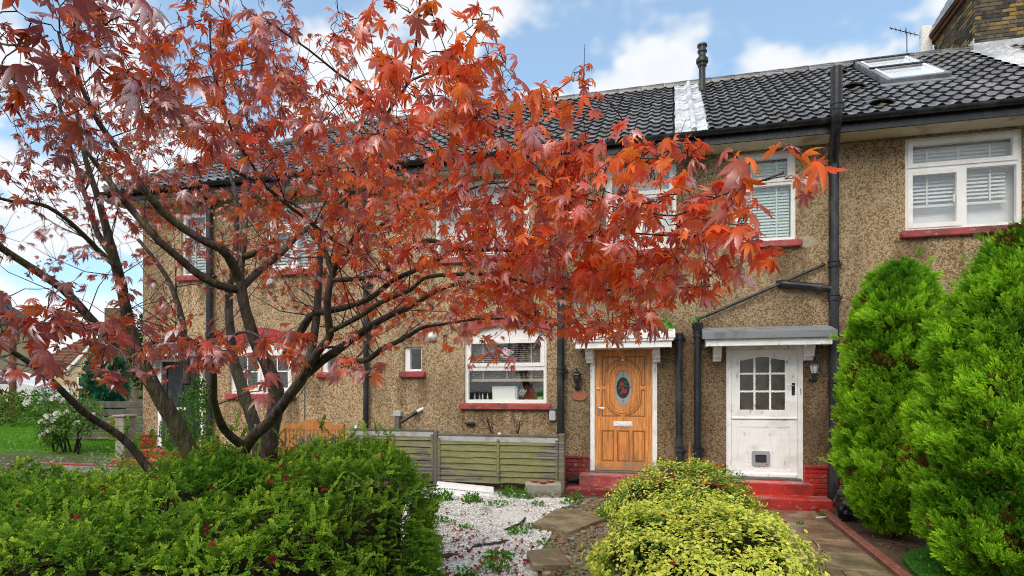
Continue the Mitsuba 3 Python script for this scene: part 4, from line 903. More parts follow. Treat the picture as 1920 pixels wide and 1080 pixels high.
MOSS = Polygon(np.c_[5.6 + 1.9 * mrad * np.cos(mang), 5.0 + 2.0 * mrad * np.sin(mang)]).difference(Polygon(W(np.array([(2.4, -8, 0), (4.80, -8, 0), (4.80, 1, 0), (2.4, 1, 0)]))[:, :2]))
mm = trimesh.creation.extrude_polygon(MOSS, .08, engine='earcut').subdivide_to_size(.45); v = np.array(mm.vertices); v[:, 2] += -.085 + .02 * meshkit.noise(v * 3); setting('moss_patch', PLY((v, np.asarray(mm.faces)), 'moss', smooth=30))
pvp = setting('front_paving', MB().add(*bbox(-11.0, -5.7, -3.6, -1.52, .0, .34, bev=.01)).ply('paving_grey', world=True)); mat('paving_grey', dirty((.20, .20, .19), (.12, .12, .10), .7, 3), .6, .4, bmp(20), .006)

# lap panel fence below the arched window
fk = thing('garden_fence', 'low weathered lap panel fence green with algae below the arched window', 'fence')
def board(s0, s1, z0, z1, t, key, wob):
    n_ = 9; s = np.linspace(s0, s1, n_); r2 = np.random.default_rng(wob); lo = z0 + .006 * r2.normal(size=n_); hi = np.full(n_, z1)
    F_ = np.stack([s, np.full(n_, t - .034), lo], 1); G_ = np.stack([s, np.full(n_, t - .002), hi], 1); B_ = F_ + [0, .010, 0]; C_ = G_ + [0, .010, 0]; j = np.arange(n_ - 1)
    q = lambda a, b: np.vstack([np.stack([a + j, a + j + 1, b + j + 1], 1), np.stack([a + j, b + j + 1, b + j], 1)])
    v = np.vstack([F_, G_, C_, B_]); part(key, 'board', PLY((W(v), np.vstack([q(0, n_), q(n_, 2 * n_), q(2 * n_, 3 * n_), q(3 * n_, 0)])), 'fence_wood'))
for (a, b, zt) in ((-1.06, .93, .93), (-2.62, -1.14, .99)):
    nb = 7; h = (zt - .22) / nb
    for i in range(nb): board(a, b, .20 + i * h, .20 + (i + 1) * h + .025, -.70 - .0015 * i, fk, i + int(a * 10) % 50 + 40)
    mid = (a + b) / 2 + .03
    for s in (a + .02, mid, b - .02): part(fk, 'batten', hb(s - .02, s + .02, -.755, -.722, .19, zt - .03, bev=.004).ply('fence_wood', world=True))
    part(fk, 'top_rail', hb(a, b, -.75, -.675, zt + .012, zt + .045, bev=.006).ply('old_wood', world=True))
    part(fk, 'top_strip', hb(a, b, -.735, -.724, zt - .075, zt + .008, bev=.003).ply('pale_wood', world=True))
mat('pale_wood', dirty((.40, .41, .41), (.22, .22, .20), .7, 6), .6, .3)
part(fk, 'post', hb(.94, 1.03, -.76, -.66, .0, 1.0, bev=.008).ply('fence_wood', world=True)); part(fk, 'post', hb(-1.135, -1.065, -.76, -.67, .1, 1.02, bev=.008).ply('old_wood', world=True))
part(fk, 'rail_cap', MB().add(*lathe([(.0, .0), (.03, 0), (.03, .02), (0, .03)], 10, org=(-.02, -.72, .976))).ply('upvc', world=True))
v, f = lathe([(.0, .0), (.035, 0), (.03, .045), (0, .06)], 10, org=(-2.55, -.71, 1.036)); part(fk, 'rail_cap', PLY((W(v), f), 'upvc', smooth=40))

# picket fence, bench
pf = thing('picket_fence', 'short row of dark pointed pickets in front of the wooden bench', 'fence')
for i in range(9):
    s = -2.75 + .135 * i; h = 1.0 + .03 * math.sin(i * 2.1); pg = Polygon([(s - .04, .1), (s + .04, .1), (s + .04, h - .07), (s, h), (s - .04, h - .07)]); part(pf, 'picket', extr(pg, -2.02, -1.995).ply('old_wood', world=True))
for z in (.4, .75): part(pf, 'rail', hb(-2.82, -1.6, -1.993, -1.96, z, z + .05, bev=.004).ply('old_wood', world=True))
bk = thing('garden_bench', 'orange brown slatted wooden bench behind the hedge', 'bench'); B0_, B1_, BT = -3.75, -2.58, -1.05
g0 = .2
for s in (B0_, B1_ - .06):
    part(bk, 'leg', hb(s, s + .06, BT - .03, BT + .03, g0 - .05, 1.12, bev=.006).ply('teak', world=True)); part(bk, 'leg', hb(s, s + .06, BT - .55, BT - .49, g0 - .05, .80, bev=.006).ply('teak', world=True)); part(bk, 'arm', hb(s - .01, s + .07, BT - .58, BT - .031, .801, .835, bev=.01).ply('teak', world=True))
u = np.linspace(0, 1, 17); rail = Polygon([(B0_ + .061 + (B1_ - B0_ - .122) * q, 1.02) for q in u] + [(B0_ + .061 + (B1_ - B0_ - .122) * q, 1.10 + .09 * math.sin(math.pi * q) ** 2) for q in u[::-1]])
part(bk, 'top_rail', extr(rail, BT - .02, BT + .02).ply('teak', world=True)); part(bk, 'lower_rail', hb(B0_ + .061, B1_ - .061, BT - .018, BT + .018, .66, .71, bev=.005).ply('teak', world=True))
for i in range(15):
    s = B0_ + .10 + (B1_ - B0_ - .23) * i / 14; part(bk, 'back_slat', hb(s, s + .042, BT - .010, BT + .010, .711, 1.019, bev=.003).ply('teak', world=True))
for i in range(5): part(bk, 'seat_slat', hb(B0_ + .03, B1_ - .03, BT - .57 + .105 * i, BT - .48 + .105 * i, .60, .622, bev=.004).ply('teak', world=True))

# concrete block with terracotta pieces, white roll, bin bag
m = MB(); v, f = bbox(.20, .73, 9.02, 9.32, .03, .29, bev=.012); mm = trimesh.Trimesh(v, f, process=False).subdivide().subdivide(); v = np.array(mm.vertices); v += .012 * (meshkit.noise(v * 22)[:, None] - .5); solo('concrete_block', PLY((v, np.asarray(mm.faces)), 'rough_block'), 'rough grey concrete block at the foot of the fence post', 'block')
mat('rough_block', P(lambda p, n, uv: MIX(MIX((.20, .19, .16), (.38, .36, .32), FB(p.x * 12, p.y * 12, p.z * 12, 4)), (.09, .10, .04), SS(.25, .1, p.z) * SS(.4, .6, FB(p.x * 20, p.y * 20, p.z * 20, 3)))), .85, .2, bmp(60), .008)
for x, y, r, lab in ((.34, 9.22, .062, 'left'), (.46, 9.10, .062, 'front'), (.58, 9.22, .066, 'right')):
    v, f = lathe([(0, 0), (r * .8, 0), (r, .022), (r * .86, .022), (r * .72, .010), (0, .008)], 16, org=(x, y, .302)); solo('terracotta_saucer', PLY((v, f), 'terracotta', smooth=30), f'small terracotta saucer on the concrete block, {lab} one of the three' if lab != 'front' else 'small terracotta saucer lying nearest the front edge of the concrete block', 'saucer')
u = np.linspace(0, 1, 22); prof = np.stack([.46 * u, .06 + .12 * u + .05 * np.sin(np.pi * u * 1.1)], 1)
cur = np.r_[[(-.03, .055), (-.055, .03), (-.05, .005), (-.02, -.012), (.02, -.008)][::-1], prof]; cur = np.array(cur)
n_ = len(cur); L0 = np.array([-1.12, 9.02, .11]); L1 = np.array([-.27, 9.08, .06]); dn = nrm(np.array([-.05, 1, 0]))
lo = L0 + cur[:, :1] * dn + cur[:, 1:] * [0, 0, 1]; hi = L1 + cur[:, :1] * dn * .8 + cur[:, 1:] * [0, 0, .8]; th = np.array([0, 0, -.012]); v = np.vstack([lo, hi, lo + th, hi + th]); j = np.arange(n_ - 1)
q = lambda a, b: np.vstack([np.stack([a + j, a + j + 1, b + j + 1], 1), np.stack([a + j, b + j + 1, b + j], 1)])
rk = thing('plastic_sheet', 'white curled plastic sheet lying in front of the fence', 'plastic sheet')
part(rk, 'sheet', PLY((v, np.vstack([q(0, n_), q(2 * n_, 3 * n_), q(0, 2 * n_), q(n_, 3 * n_)])), 'upvc', smooth=True)); m = MB()
for i in range(22): m.add(*bbox(-1.08 + .037 * i, -1.06 + .037 * i, 9.10, 9.115, .222 - .0035 * i, .228 - .0035 * i, bev=.001))
part(rk, 'perforation', m.ply('rubber'))
ic = trimesh.creation.icosphere(subdivisions=4); v = np.array(ic.vertices); nn = meshkit.fbm(v * 2.2 + 5, 4); v = v * (.78 + .5 * nn[:, None]) * [.20, .19, .26]; v[:, 2] = np.maximum(v[:, 2], -.2); v[:, :2] *= (1 - .25 * np.clip(v[:, 2:] / .26, 0, 1)); ccc = np.array([4.45, 8.05, .19])
bg = thing('bin_bag', 'crumpled black bin bag beside the red doorstep', 'bin bag'); part(bg, 'bag', PLY((v + ccc, np.asarray(ic.faces)), 'bin_bag', smooth=True))
v, f = tube([(4.47, 8.05, .40), (4.49, 8.03, .45), (4.54, 8.0, .47)], [.03, .02, .05], 8); part(bg, 'knot', PLY((v, f), 'bin_bag', smooth=50))
m = MB(); v, f = bbox(-.13, .13, -.012, .012, -.008, .008, bev=.004); solo('plastic_strip', PLY((v @ trimesh.transformations.rotation_matrix(.3, [0, 0, 1])[:3, :3].T + [4.12, 8.10, .0], f), 'upvc'), 'short pale strip lying on the slabs beside the bin bag', 'litter')

# ================================================================ far side: house, porch, car
fh = thing('far_house', 'distant cream house with a dark tiled roof seen through the maple on the left', 'house')
def ab(mb, *a, bev=.01): return hbox(mb, *a, bev=bev)
zb = .8
m = ab(MB(), -34, -25.3, 28.2, 33.4, zb - .6, 5.0); part(fh, 'wall', m.ply('far_wall'))
def hiproof(key, x0, x1, y0, y1, z0, z1, rx, n, bs):
    rk = num(key); ym = (y0 + y1) / 2; scene[rk] = MB().addm(trimesh.convex.convex_hull(np.array([(x0, y0, z0), (x1, y0, z0), (x1, y1, z0), (x0, y1, z0), (x0 + rx, ym, z1), (x1 - rx, ym, z1)]))).ply(bs)
    for i in range(n):
        q = lambda u, x, sg: np.array([x + sg * rx * u, y0 + (ym - y0) * u - .01, z0 + (z1 - z0) * u])
        l0, l1, h0, h1 = q(i / n, x0, 1) + [0, -.03, .05], q(i / n, x1, -1) + [0, -.03, .05], q((i + 1) / n, x0, 1), q((i + 1) / n, x1, -1)
        part(rk, 'tile_course', PLY((np.array([l0, l1, h1, h0, l0 - [0, 0, .06], l1 - [0, 0, .06]]), np.array([[0, 1, 2], [0, 2, 3], [4, 5, 1], [4, 1, 0]])), bs))
    return rk
rk = hiproof(fh + '__roof', -34.3, -25.0, 27.9, 33.7, 5.0, 7.3, 2.6, 13, 'far_roof')
m = ab(MB(), -21.59, -16.7, 28.2, 32, zb - .6, 2.9); part(fh, 'wing_wall', m.ply('far_wall')); hiproof(fh + '__roof', -21.8, -16.4, 27.9, 32.3, 2.9, 4.3, .8, 9, 'red_tile_far')
part(fh, 'chimney', ab(MB(), -20.6, -19.7, 31.0, 31.9, 3, 5.9).ply('mat_x' if False else 'stock_brick_5'))
for x, z in ((-25.6, 3.2), (-23.6, 3.2), (-25.6, 1.3), (-23.6, 1.25)):
    k = part(fh, 'window', ab(MB(), x - 4, x - 2.4, 28.14, 28.198, z, z + 1.2).ply('upvc'))
    for i in range(3): part(k, 'pane', ab(MB(), x - 3.91 + .49 * i, x - 3.5 + .49 * i, 28.125, 28.139, z + .1, z + 1.1).ply('car_glass'))
pc = num(fh + '__porch'); pg = Polygon([(-19.15, zb - .4), (-17.2, zb - .4), (-17.2, 2.55), (-18.17, 3.55), (-19.15, 2.55)])
def exw(poly, y0, y1): a = extr(poly, y0, y1); return a
scene[pc] = exw(pg, 26.5, 28.19).ply('far_wall')
for a, b in (((-19.35, 2.50), (-18.17, 3.72)), ((-16.99, 2.50), (-18.17, 3.72))):
    a, b = np.array(a), np.array(b); d = nrm(b - a); nn_ = np.array([-d[1], d[0]]) * .13 * (1 if a[0] < b[0] else -1); part(pc, 'bargeboard', exw(Polygon([a, b, b - nn_, a - nn_]), 26.38, 26.49).ply('upvc'))
    nv = nn_ / .13 * .06; part(pc, 'roof_slope', exw(Polygon([a, b, b + nv, a + nv]), 26.36, 28.6).ply('red_tile_far'))
mat('red_tile_far', dirty((.16, .075, .045), (.08, .05, .04), .7, 3), .7, .2)
k = part(pc, 'window', ab(MB(), -18.75, -17.45, 26.44, 26.498, 1.35, 2.35).ply('upvc'))
for i in range(4):
    for j in range(2): part(k, 'pane', ab(MB(), -18.66 + .30 * i, -18.42 + .30 * i, 26.425, 26.439, 1.43 + .46 * j, 1.81 + .46 * j).ply('car_glass'))
k = part(fh, 'door', ab(MB(), -20.1, -19.4, 28.13, 28.199, 1.0, 2.75).ply('red_step')); part(k, 'frame', ab(MB(), -20.18, -19.32, 28.155, 28.199, 1.0, 2.85).ply('upvc'))
fg = thing('slatted_fence', 'grey wooden fence of horizontal boards beyond the rose bush', 'fence')
for i in range(5): part(fg, 'board', ab(MB(), -11.4, -8.9, 14.9, 14.93, .5 + .19 * i, .66 + .19 * i).ply('old_wood'))
for x in (-11.3, -9.0): part(fg, 'post', ab(MB(), x, x + .1, 14.935, 15.03, .2, 1.55).ply('old_wood'))
ek = thing('gate_pier', 'grey pebbledashed pier at the left corner of the end house', 'pier'); part(ek, 'shaft', hb(-8.0, -7.78, -.40, -.10, .1, 1.15, bev=.02).ply('rough_block', world=True)); part(ek, 'cap', hb(-8.03, -7.75, -.43, -.07, 1.152, 1.20, bev=.02).ply('rough_block', world=True))
tb = thing('telegraph_pole', 'brown wooden pole standing before the distant cream house', 'pole'); v, f = tube([(-17.9, 22.0, .6), (-17.9, 22, 3.9)], .11, 10); part(tb, 'pole', PLY((v, f), 'far_pole', smooth=50)); mat('far_pole', (.17, .075, .05), .8, .2)
# car
cp = thing('parked_car', 'pale silver car parked in the road in front of the distant house', 'car')
bodyp = Polygon([(-22.0, 1.35), (-21.95, 1.75), (-21.5, 2.0), (-21.05, 2.38), (-20.6, 2.48), (-19.6, 2.46), (-19.0, 2.28), (-18.35, 1.95), (-17.75, 1.82), (-17.55, 1.6), (-17.55, 1.25), (-22.0, 1.25)]).buffer(.06).buffer(-.03)
part(cp, 'body', exw(bodyp, 22.9, 24.5).ply('car_paint', smooth=30))
for q in ([(-20.95, 1.98), (-20.75, 2.34), (-20.15, 2.38), (-20.15, 1.98)], [(-20.08, 1.98), (-20.08, 2.38), (-19.6, 2.36), (-19.1, 2.2), (-18.75, 1.98)]): part(cp, 'window', exw(Polygon(q).buffer(.02), 22.88, 22.895).ply('car_glass'))
for x in (-21.1, -18.5):
    v, f = lathe([(0, 0), (.31, 0), (.31, .18), (0, .18)], 18, axis=(0, -1, 0), org=(x, 23.06, 1.22)); k = part(cp, 'wheel', PLY((v, f), 'rubber', smooth=30)); v, f = lathe([(0, 0), (.18, 0), (.16, .03), (0, .04)], 12, axis=(0, -1, 0), org=(x, 22.879, 1.22)); part(k, 'rim', PLY((v, f), 'steel', smooth=30))
part(cp, 'tail_light', ab(MB(), -22.04, -21.9, 22.86, 23.1, 1.65, 1.85).ply('red_step')); part(cp, 'headlight', ab(MB(), -17.72, -17.5, 22.86, 23.1, 1.55, 1.72).ply('clear_plastic'))
# ================================================================ planting
def mound_points(poly, H, n, r, rough=.10, freq=2.1, sides=True):
    """points and outward normals on a clipped or domed bush standing on the polygon"""
    per, area = poly.length, poly.area; hm = float(np.mean(H(np.array([poly.centroid.x]), np.array([poly.centroid.y]))))
    ns = int(n * per * hm / (per * hm + area)) if sides else 0; nt = n - ns; P_, N_ = [], []
    x0, y0, x1, y1 = poly.bounds; rr = .42
    import shapely
    q = r.uniform([x0, y0], [x1, y1], (nt * 6, 2)); q = q[shapely.contains_xy(poly, q[:, 0], q[:, 1])][:nt]
    d = shapely.distance(shapely.points(q), poly.exterior); ca = shapely.line_interpolate_point(poly.exterior, shapely.line_locate_point(poly.exterior, shapely.points(q)))
    out = np.c_[shapely.get_x(ca), shapely.get_y(ca)] - q; out = nrm(out)
    u = np.clip(1 - d / rr, 0, 1); z = H(q[:, 0], q[:, 1]) - rr * (1 - np.sqrt(np.clip(1 - u ** 2, 0, 1))) * .9
    P_.append(np.c_[q, z]); N_.append(nrm(np.c_[out * u[:, None], np.sqrt(np.clip(1 - u ** 2, .02, 1))]))
    if ns:
        s = r.uniform(0, per, ns); c = shapely.line_interpolate_point(poly.exterior, s); c2 = shapely.line_interpolate_point(poly.exterior, (s + .02) % per)
        c = np.c_[shapely.get_x(c), shapely.get_y(c)]; c2 = np.c_[shapely.get_x(c2), shapely.get_y(c2)]; tg = nrm(c2 - c); o = np.c_[tg[:, 1], -tg[:, 0]] * (1 if poly.exterior.is_ccw else -1)
        P_.append(np.c_[c, (H(c[:, 0], c[:, 1]) - rr * .8) * r.uniform(.0, 1, ns)]); N_.append(np.c_[o, np.full(ns, .25)])
    p, nn = np.vstack(P_), nrm(np.vstack(N_)); p[:, 2] += ground_z(p[:, 0], p[:, 1]) * (p[:, 2] < .3)
    p = p + nn * (rough * 2.2 * (meshkit.fbm(p * freq + 3.1, 3)[:, None] - .5)); return p, nn

# ---- box leaved honeysuckle hedge ------------------------------------------------
HED = Polygon([(-4.6, 5.75), (-4.6, 3.0), (-2.6, 2.35), (-1.2, 2.45), (-.72, 3.0), (-.56, 3.8), (-.60, 4.6), (-.74, 5.1), (-1.1, 5.45), (-2.0, 5.55), (-3.2, 5.7)])
hedH = lambda x, y: 1.12 + .12 * np.clip((x + 2.2) / 1.2, 0, 1) - .22 * np.clip((-2.2 - x) / 1.2, 0, 1) - .12 * np.clip((3.6 - y) / .8, 0, 1)
r_ = np.random.default_rng(77)
def spray_template(n_pairs, seed, leaf=.0125):
    r = np.random.default_rng(seed); V, F, G = [], [], []; k = 0; L = n_pairs * .0098
    for i in range(n_pairs):
        x = (i + .5) / n_pairs * L; droop = -.25 * (x / .2) ** 2 * .2
        for sgn in (-1, 1):
            a = sgn * (1.15 - .5 * i / n_pairs) + .2 * r.normal(); l = leaf * r.uniform(.75, 1.2) * (1 - .35 * (i / n_pairs) ** 3); d = np.array([math.cos(a), math.sin(a), .25 * r.normal() + .15]); w = np.array([-math.sin(a), math.cos(a), .2 * r.normal()])
            b = np.array([x, 0, droop]); V += [b, b + d * l * .5 + w * l * .46 + [0, 0, .1 * l], b + d * l, b + d * l * .5 - w * l * .46 + [0, 0, .1 * l]]; F += [[k, k + 1, k + 2], [k, k + 2, k + 3]]; k += 4; G += [i / n_pairs] * 4
    return np.array(V), np.array(F), np.array(G)
def sprays(n, P_, N_, seed, pairs=7, leaf=.0150, dark=(.045, .125, .016), mid=(.15, .345, .030), tip=(.54, .68, .065), depth=.13, up=.22, spread=1.15, big=1.0, droop=0):
    r = np.random.default_rng(seed); out = MB(); m = 5; ids = np.array_split(r.permutation(len(P_)), m)
    for q, ix in enumerate(ids):
        tv, tf, g = spray_template(pairs, seed * 10 + q, leaf); p, nn = P_[ix], N_[ix]; k = len(ix); dep = r.random(k) ** 1.5 * depth
        a = nrm((nn + spread * r.normal(size=(k, 3))) * [1, 1, .75] + [0, 0, up]); z = nrm(r.normal(size=(k, 3)) * .38 + nn * .25 + [0, 0, 1.1]); hue = r.random(k)
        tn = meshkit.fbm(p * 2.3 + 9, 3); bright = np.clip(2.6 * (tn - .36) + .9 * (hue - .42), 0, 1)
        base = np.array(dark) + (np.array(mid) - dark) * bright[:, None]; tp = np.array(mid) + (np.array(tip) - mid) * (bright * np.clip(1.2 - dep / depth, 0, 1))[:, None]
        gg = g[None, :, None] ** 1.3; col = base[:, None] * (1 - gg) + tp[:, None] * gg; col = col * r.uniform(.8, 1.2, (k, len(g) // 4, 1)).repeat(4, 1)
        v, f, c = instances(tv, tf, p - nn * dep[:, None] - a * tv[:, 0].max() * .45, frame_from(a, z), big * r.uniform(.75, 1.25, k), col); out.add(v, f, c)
    return out
hk = thing('hedge', 'dense dark green small leaved hedge at the foot of the maple', 'hedge')
p, nn = mound_points(HED, hedH, 36000, r_, rough=.26); keep = (p[:, 1] > 2.2) & ((p[:, 0] / p[:, 1]) > -.98) & ((nn[:, 1] < .55) | (p[:, 2] > .9)); p, nn = p[keep], nn[keep]
h1 = sprays(len(p), p, nn, 3); p2, n2 = mound_points(HED, lambda x, y: hedH(x, y) - .02, 800, r_, rough=.1); p2[:, 2] += .03
h1.add(*sprays(800, p2, n2, 5, pairs=17, spread=.7, up=.2, depth=.02, big=1.15, mid=(.17, .34, .035), tip=(.48, .62, .08)).arr())
n3 = 360; p3 = np.c_[r_.uniform(-3.3, -1.0, n3), np.clip(r_.normal(5.1, .2, n3), 4.6, 5.5), 1.02 + .36 * r_.random(n3) ** 2]; q3 = nrm(np.c_[r_.normal(size=n3) * .6, r_.normal(size=n3) * .5 - .2, np.full(n3, .55)])
h1.add(*sprays(n3, p3, q3, 8, pairs=15, spread=.45, up=.3, depth=.02, big=1.1, mid=(.15, .33, .035), tip=(.46, .60, .07)).arr())
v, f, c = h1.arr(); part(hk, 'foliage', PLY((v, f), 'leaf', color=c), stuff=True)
tw = MB()
for i in range(420):
    j = r_.integers(len(p)); a = p[j] * [1, 1, .0] + [0, 0, .1] + [0, 0, .5 * r_.random()]; b = p[j] - nn[j] * .02; a = a - nn[j] * [.4, .4, 0]; tw.add(*tube([a, (a + b) / 2 + .05 * r_.normal(size=3), b], [.006, .004, .002], 4, cap=False))
part(hk, 'twigs', tw.ply('green_twig'), stuff=True)
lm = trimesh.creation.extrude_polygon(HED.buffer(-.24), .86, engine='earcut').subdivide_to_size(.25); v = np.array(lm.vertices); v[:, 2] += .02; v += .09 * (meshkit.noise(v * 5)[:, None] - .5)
part(hk, 'added_dark_core', PLY((v, np.asarray(lm.faces)), 'hedge_core')); mat('hedge_core', P(lambda p, n, uv: MIX((.012, .016, .006), (.035, .030, .016), FB(p.x * 30, p.y * 30, p.z * 30, 3))), .9, .1, bmp(40), .03)  # solid dark core added inside the hedge to block light

# ---- yellow and green variegated euonymus ----------------------------------------------
def euo_leaf():
    u = np.array([0, .3, .7, 1.0]); w = np.array([0, .30, .27, 0]); V = [[0, 0, 0]]
    inner = [[.25, .13, .03], [.65, .12, .03], [.65, -.12, .03], [.25, -.13, .03]]; outer = [[.22, .27, .07], [.60, .30, .07], [1, 0, -.04], [.60, -.30, .07], [.22, -.27, .07]]
    V = np.array([[0, 0, 0]] + inner + outer); F = np.array([[0, 4, 1], [1, 4, 3], [1, 3, 2], [0, 1, 5], [5, 1, 2], [5, 2, 6], [2, 7, 6], [2, 3, 7], [3, 8, 7], [9, 8, 3], [9, 3, 4], [0, 9, 4]]); cen = np.array([1, 1, 1, 1, 1, 0, 0, 0, 0, 0.])
    return V, F, cen
def euonymus(key, poly, H, n, seed, green=.25):
    r = np.random.default_rng(seed); p, nn = mound_points(poly, H, n, r, rough=.26, freq=3.0); w_ = (nn * nrm(np.array([0, 0, 1.65]) - p)).sum(1) > -.30; p, nn = p[w_], nn[w_]; n = len(p); V, F, cen = euo_leaf(); k = 4; n = len(p)
    P2 = np.repeat(p, k, 0); N2 = np.repeat(nn, k, 0); dep = np.repeat(r.random(n) ** 1.8 * .10, k); P2 = P2 - N2 * dep[:, None] + r.normal(size=P2.shape) * .018; ang = np.tile(np.arange(k) * 2.4, n) + np.repeat(r.uniform(0, 6.3, n), k)
    t1 = nrm(np.cross(N2, [.3, .2, .9])); t2 = np.cross(N2, t1); a = nrm(t1 * np.cos(ang)[:, None] + t2 * np.sin(ang)[:, None] + N2 * r.uniform(-.1, .7, (len(P2), 1))); z = nrm(N2 + [0, 0, .7] + .45 * r.normal(size=a.shape))
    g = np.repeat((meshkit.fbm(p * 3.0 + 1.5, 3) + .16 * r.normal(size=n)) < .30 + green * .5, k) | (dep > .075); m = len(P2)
    yel = np.array([1.0, .90, .15]) * r.uniform(.80, 1.0, (m, 1)) + r.uniform(0, 1, (m, 1)) * [.0, .0, .06]; yel[g] = np.array([.26, .42, .055]) * r.uniform(.7, 1.3, (g.sum(), 1)); grn = np.where(r.random((m, 1)) < .45, yel * [.75, .9, .8], np.array([.34, .50, .06]) * r.uniform(.7, 1.3, (m, 1))); grn[g] = np.array([.075, .20, .04]) * r.uniform(.7, 1.3, (g.sum(), 1))
    col = cen[None, :, None] * grn[:, None] + (1 - cen[None, :, None]) * yel[:, None]; v, f, c = instances(V, F, P2, frame_from(a, z), r.uniform(.025, .044, m), col)
    part(key, 'foliage', PLY((v, f), 'shrub_leaf', color=c), stuff=True); tw = MB()
    for i in range(90):
        j = r.integers(n); b = p[j]; a_ = np.array([b[0] * .7 + poly.centroid.x * .3, b[1] * .7 + poly.centroid.y * .3, .02]); tw.add(*tube([a_, (a_ + b) / 2 + .03 * r.normal(size=3), b], [.005, .004, .002], 4, cap=False))
    part(key, 'twigs', tw.ply('green_twig'), stuff=True); cm = trimesh.creation.extrude_polygon(poly.buffer(-.26), .44, engine='earcut').subdivide_to_size(.25); v = np.array(cm.vertices); v += .09 * (meshkit.noise(v * 5)[:, None] - .5); part(key, 'added_dark_core', PLY((v, np.asarray(cm.faces)), 'hedge_core'))  # last part: solid dark core added to close off the inside of the shrub
    sh, st = MB(), MB()
    for i in range(46):    # long shoots that stand out of the mound
        j = r.integers(n); b, d = p[j] - nn[j] * .03, nrm(nn[j] + [0, 0, .7] + .45 * r.normal(size=3)); L = r.uniform(.08, .20); m_ = 9; u_ = np.linspace(.2, 1, m_); c_ = b + d * (L * u_)[:, None]; c_[:, 2] -= .05 * u_ ** 2
        st.add(*tube(np.vstack([b, c_[m_ // 2], c_[-1]]), [.002, .0016, .001], 4, cap=False)); s_ = nrm(np.cross(np.tile(d, (m_, 1)), rand_dirs(m_, r))); ax_ = nrm(s_ + d * .5); yy = np.array([.85, .80, .12]) * r.uniform(.7, 1.1, (m_, 1)); gg_ = yy * [.55, .7, .6]; cc_ = cen[None, :, None] * gg_[:, None] + (1 - cen[None, :, None]) * yy[:, None]
        v, f, c = instances(V, F, c_, frame_from(ax_, nrm(rand_dirs(m_, r) * .5 + [0, 0, 1])), r.uniform(.016, .028, m_), cc_); sh.add(v, f, c)
    v, f, c = sh.arr(); part(key, 'shoot_leaves', PLY((v, f), 'shrub_leaf', color=c), stuff=True); part(key, 'shoots', st.ply('green_twig'), stuff=True)
E1_ = Polygon([(1.22, 7.0), (1.15, 7.6), (1.35, 8.2), (1.9, 8.45), (2.6, 8.35), (3.0, 7.9), (2.95, 7.2), (2.75, 6.6), (2.2, 6.25), (1.5, 6.35)])
E2_ = Polygon([(.72, 5.0), (.80, 5.7), (1.05, 6.15), (1.6, 6.4), (2.2, 6.3), (2.5, 5.9), (2.48, 5.2), (2.28, 4.5), (2.0, 3.9), (1.3, 3.7), (.8, 4.2)])
ek1 = thing('variegated_shrub', 'yellow green variegated shrub in front of the doorsteps, the farther of two', 'shrub', 'variegated shrubs between the paths')
ek2 = thing('variegated_shrub', 'bright yellow variegated shrub at the bottom edge of the photo, the nearer of two', 'shrub', 'variegated shrubs between the paths')
euonymus(ek1, E1_, lambda x, y: .52 + .26 * np.exp(-((x - 2.25) / .62) ** 2 - ((y - 7.75) / .7) ** 2) , 7000, 15, .24); euonymus(ek2, E2_, lambda x, y: .50 + .10 * np.exp(-((x - 1.5) / .8) ** 2), 7600, 16, -.26)

# ---- conifers -------------------------------------------------------------
def frond(seed):
    r = np.random.default_rng(seed); V, F, G = [], [], []
    def add(pts, fs, g): k = len(V); V.extend(pts); F.extend([[i + k for i in t] for t in fs]); G.extend(g)
    add([np.array(q, float) for q in ([0, -.03, 0], [0, .03, 0], [1, 0, 0])], [[0, 1, 2]], [0, 0, 1])
    for i in range(6):
        x = .12 + .14 * i
        for s in (-1, 1):
            l = (.52 - .42 * abs(x - .35)) * r.uniform(.8, 1.2); an = s * r.uniform(.50, .85); b = np.array([x, 0, 0]); e = b + [l * math.cos(an), l * math.sin(an), .12 * r.normal()]; d = nrm(e - b); w = np.array([-d[1], d[0], 0]) * .042
            g0, g1 = x * .6, min(1, x * .6 + .5); add([b, b + (e - b) * .6 + w, e, b + (e - b) * .6 - w], [[0, 1, 2], [0, 2, 3]], [g0, (g0 + g1) / 2, g1, (g0 + g1) / 2])
            for q in (.35, .65):
                c = b * (1 - q) + e * q; a2 = an - s * .6; l2 = l * .46; t = c + np.array([l2 * math.cos(a2), l2 * math.sin(a2), .08 * r.normal()]); w2 = nrm(t - c); w2 = np.array([-w2[1], w2[0], 0]) * .045; add([c - w2, c + w2, t], [[0, 1, 2]], [min(1, x * .6 + .2)] * 2 + [min(1, x * .6 + .65)])
    return np.array(V), np.array(F), np.array(G)
FR = [frond(k) for k in range(4)]
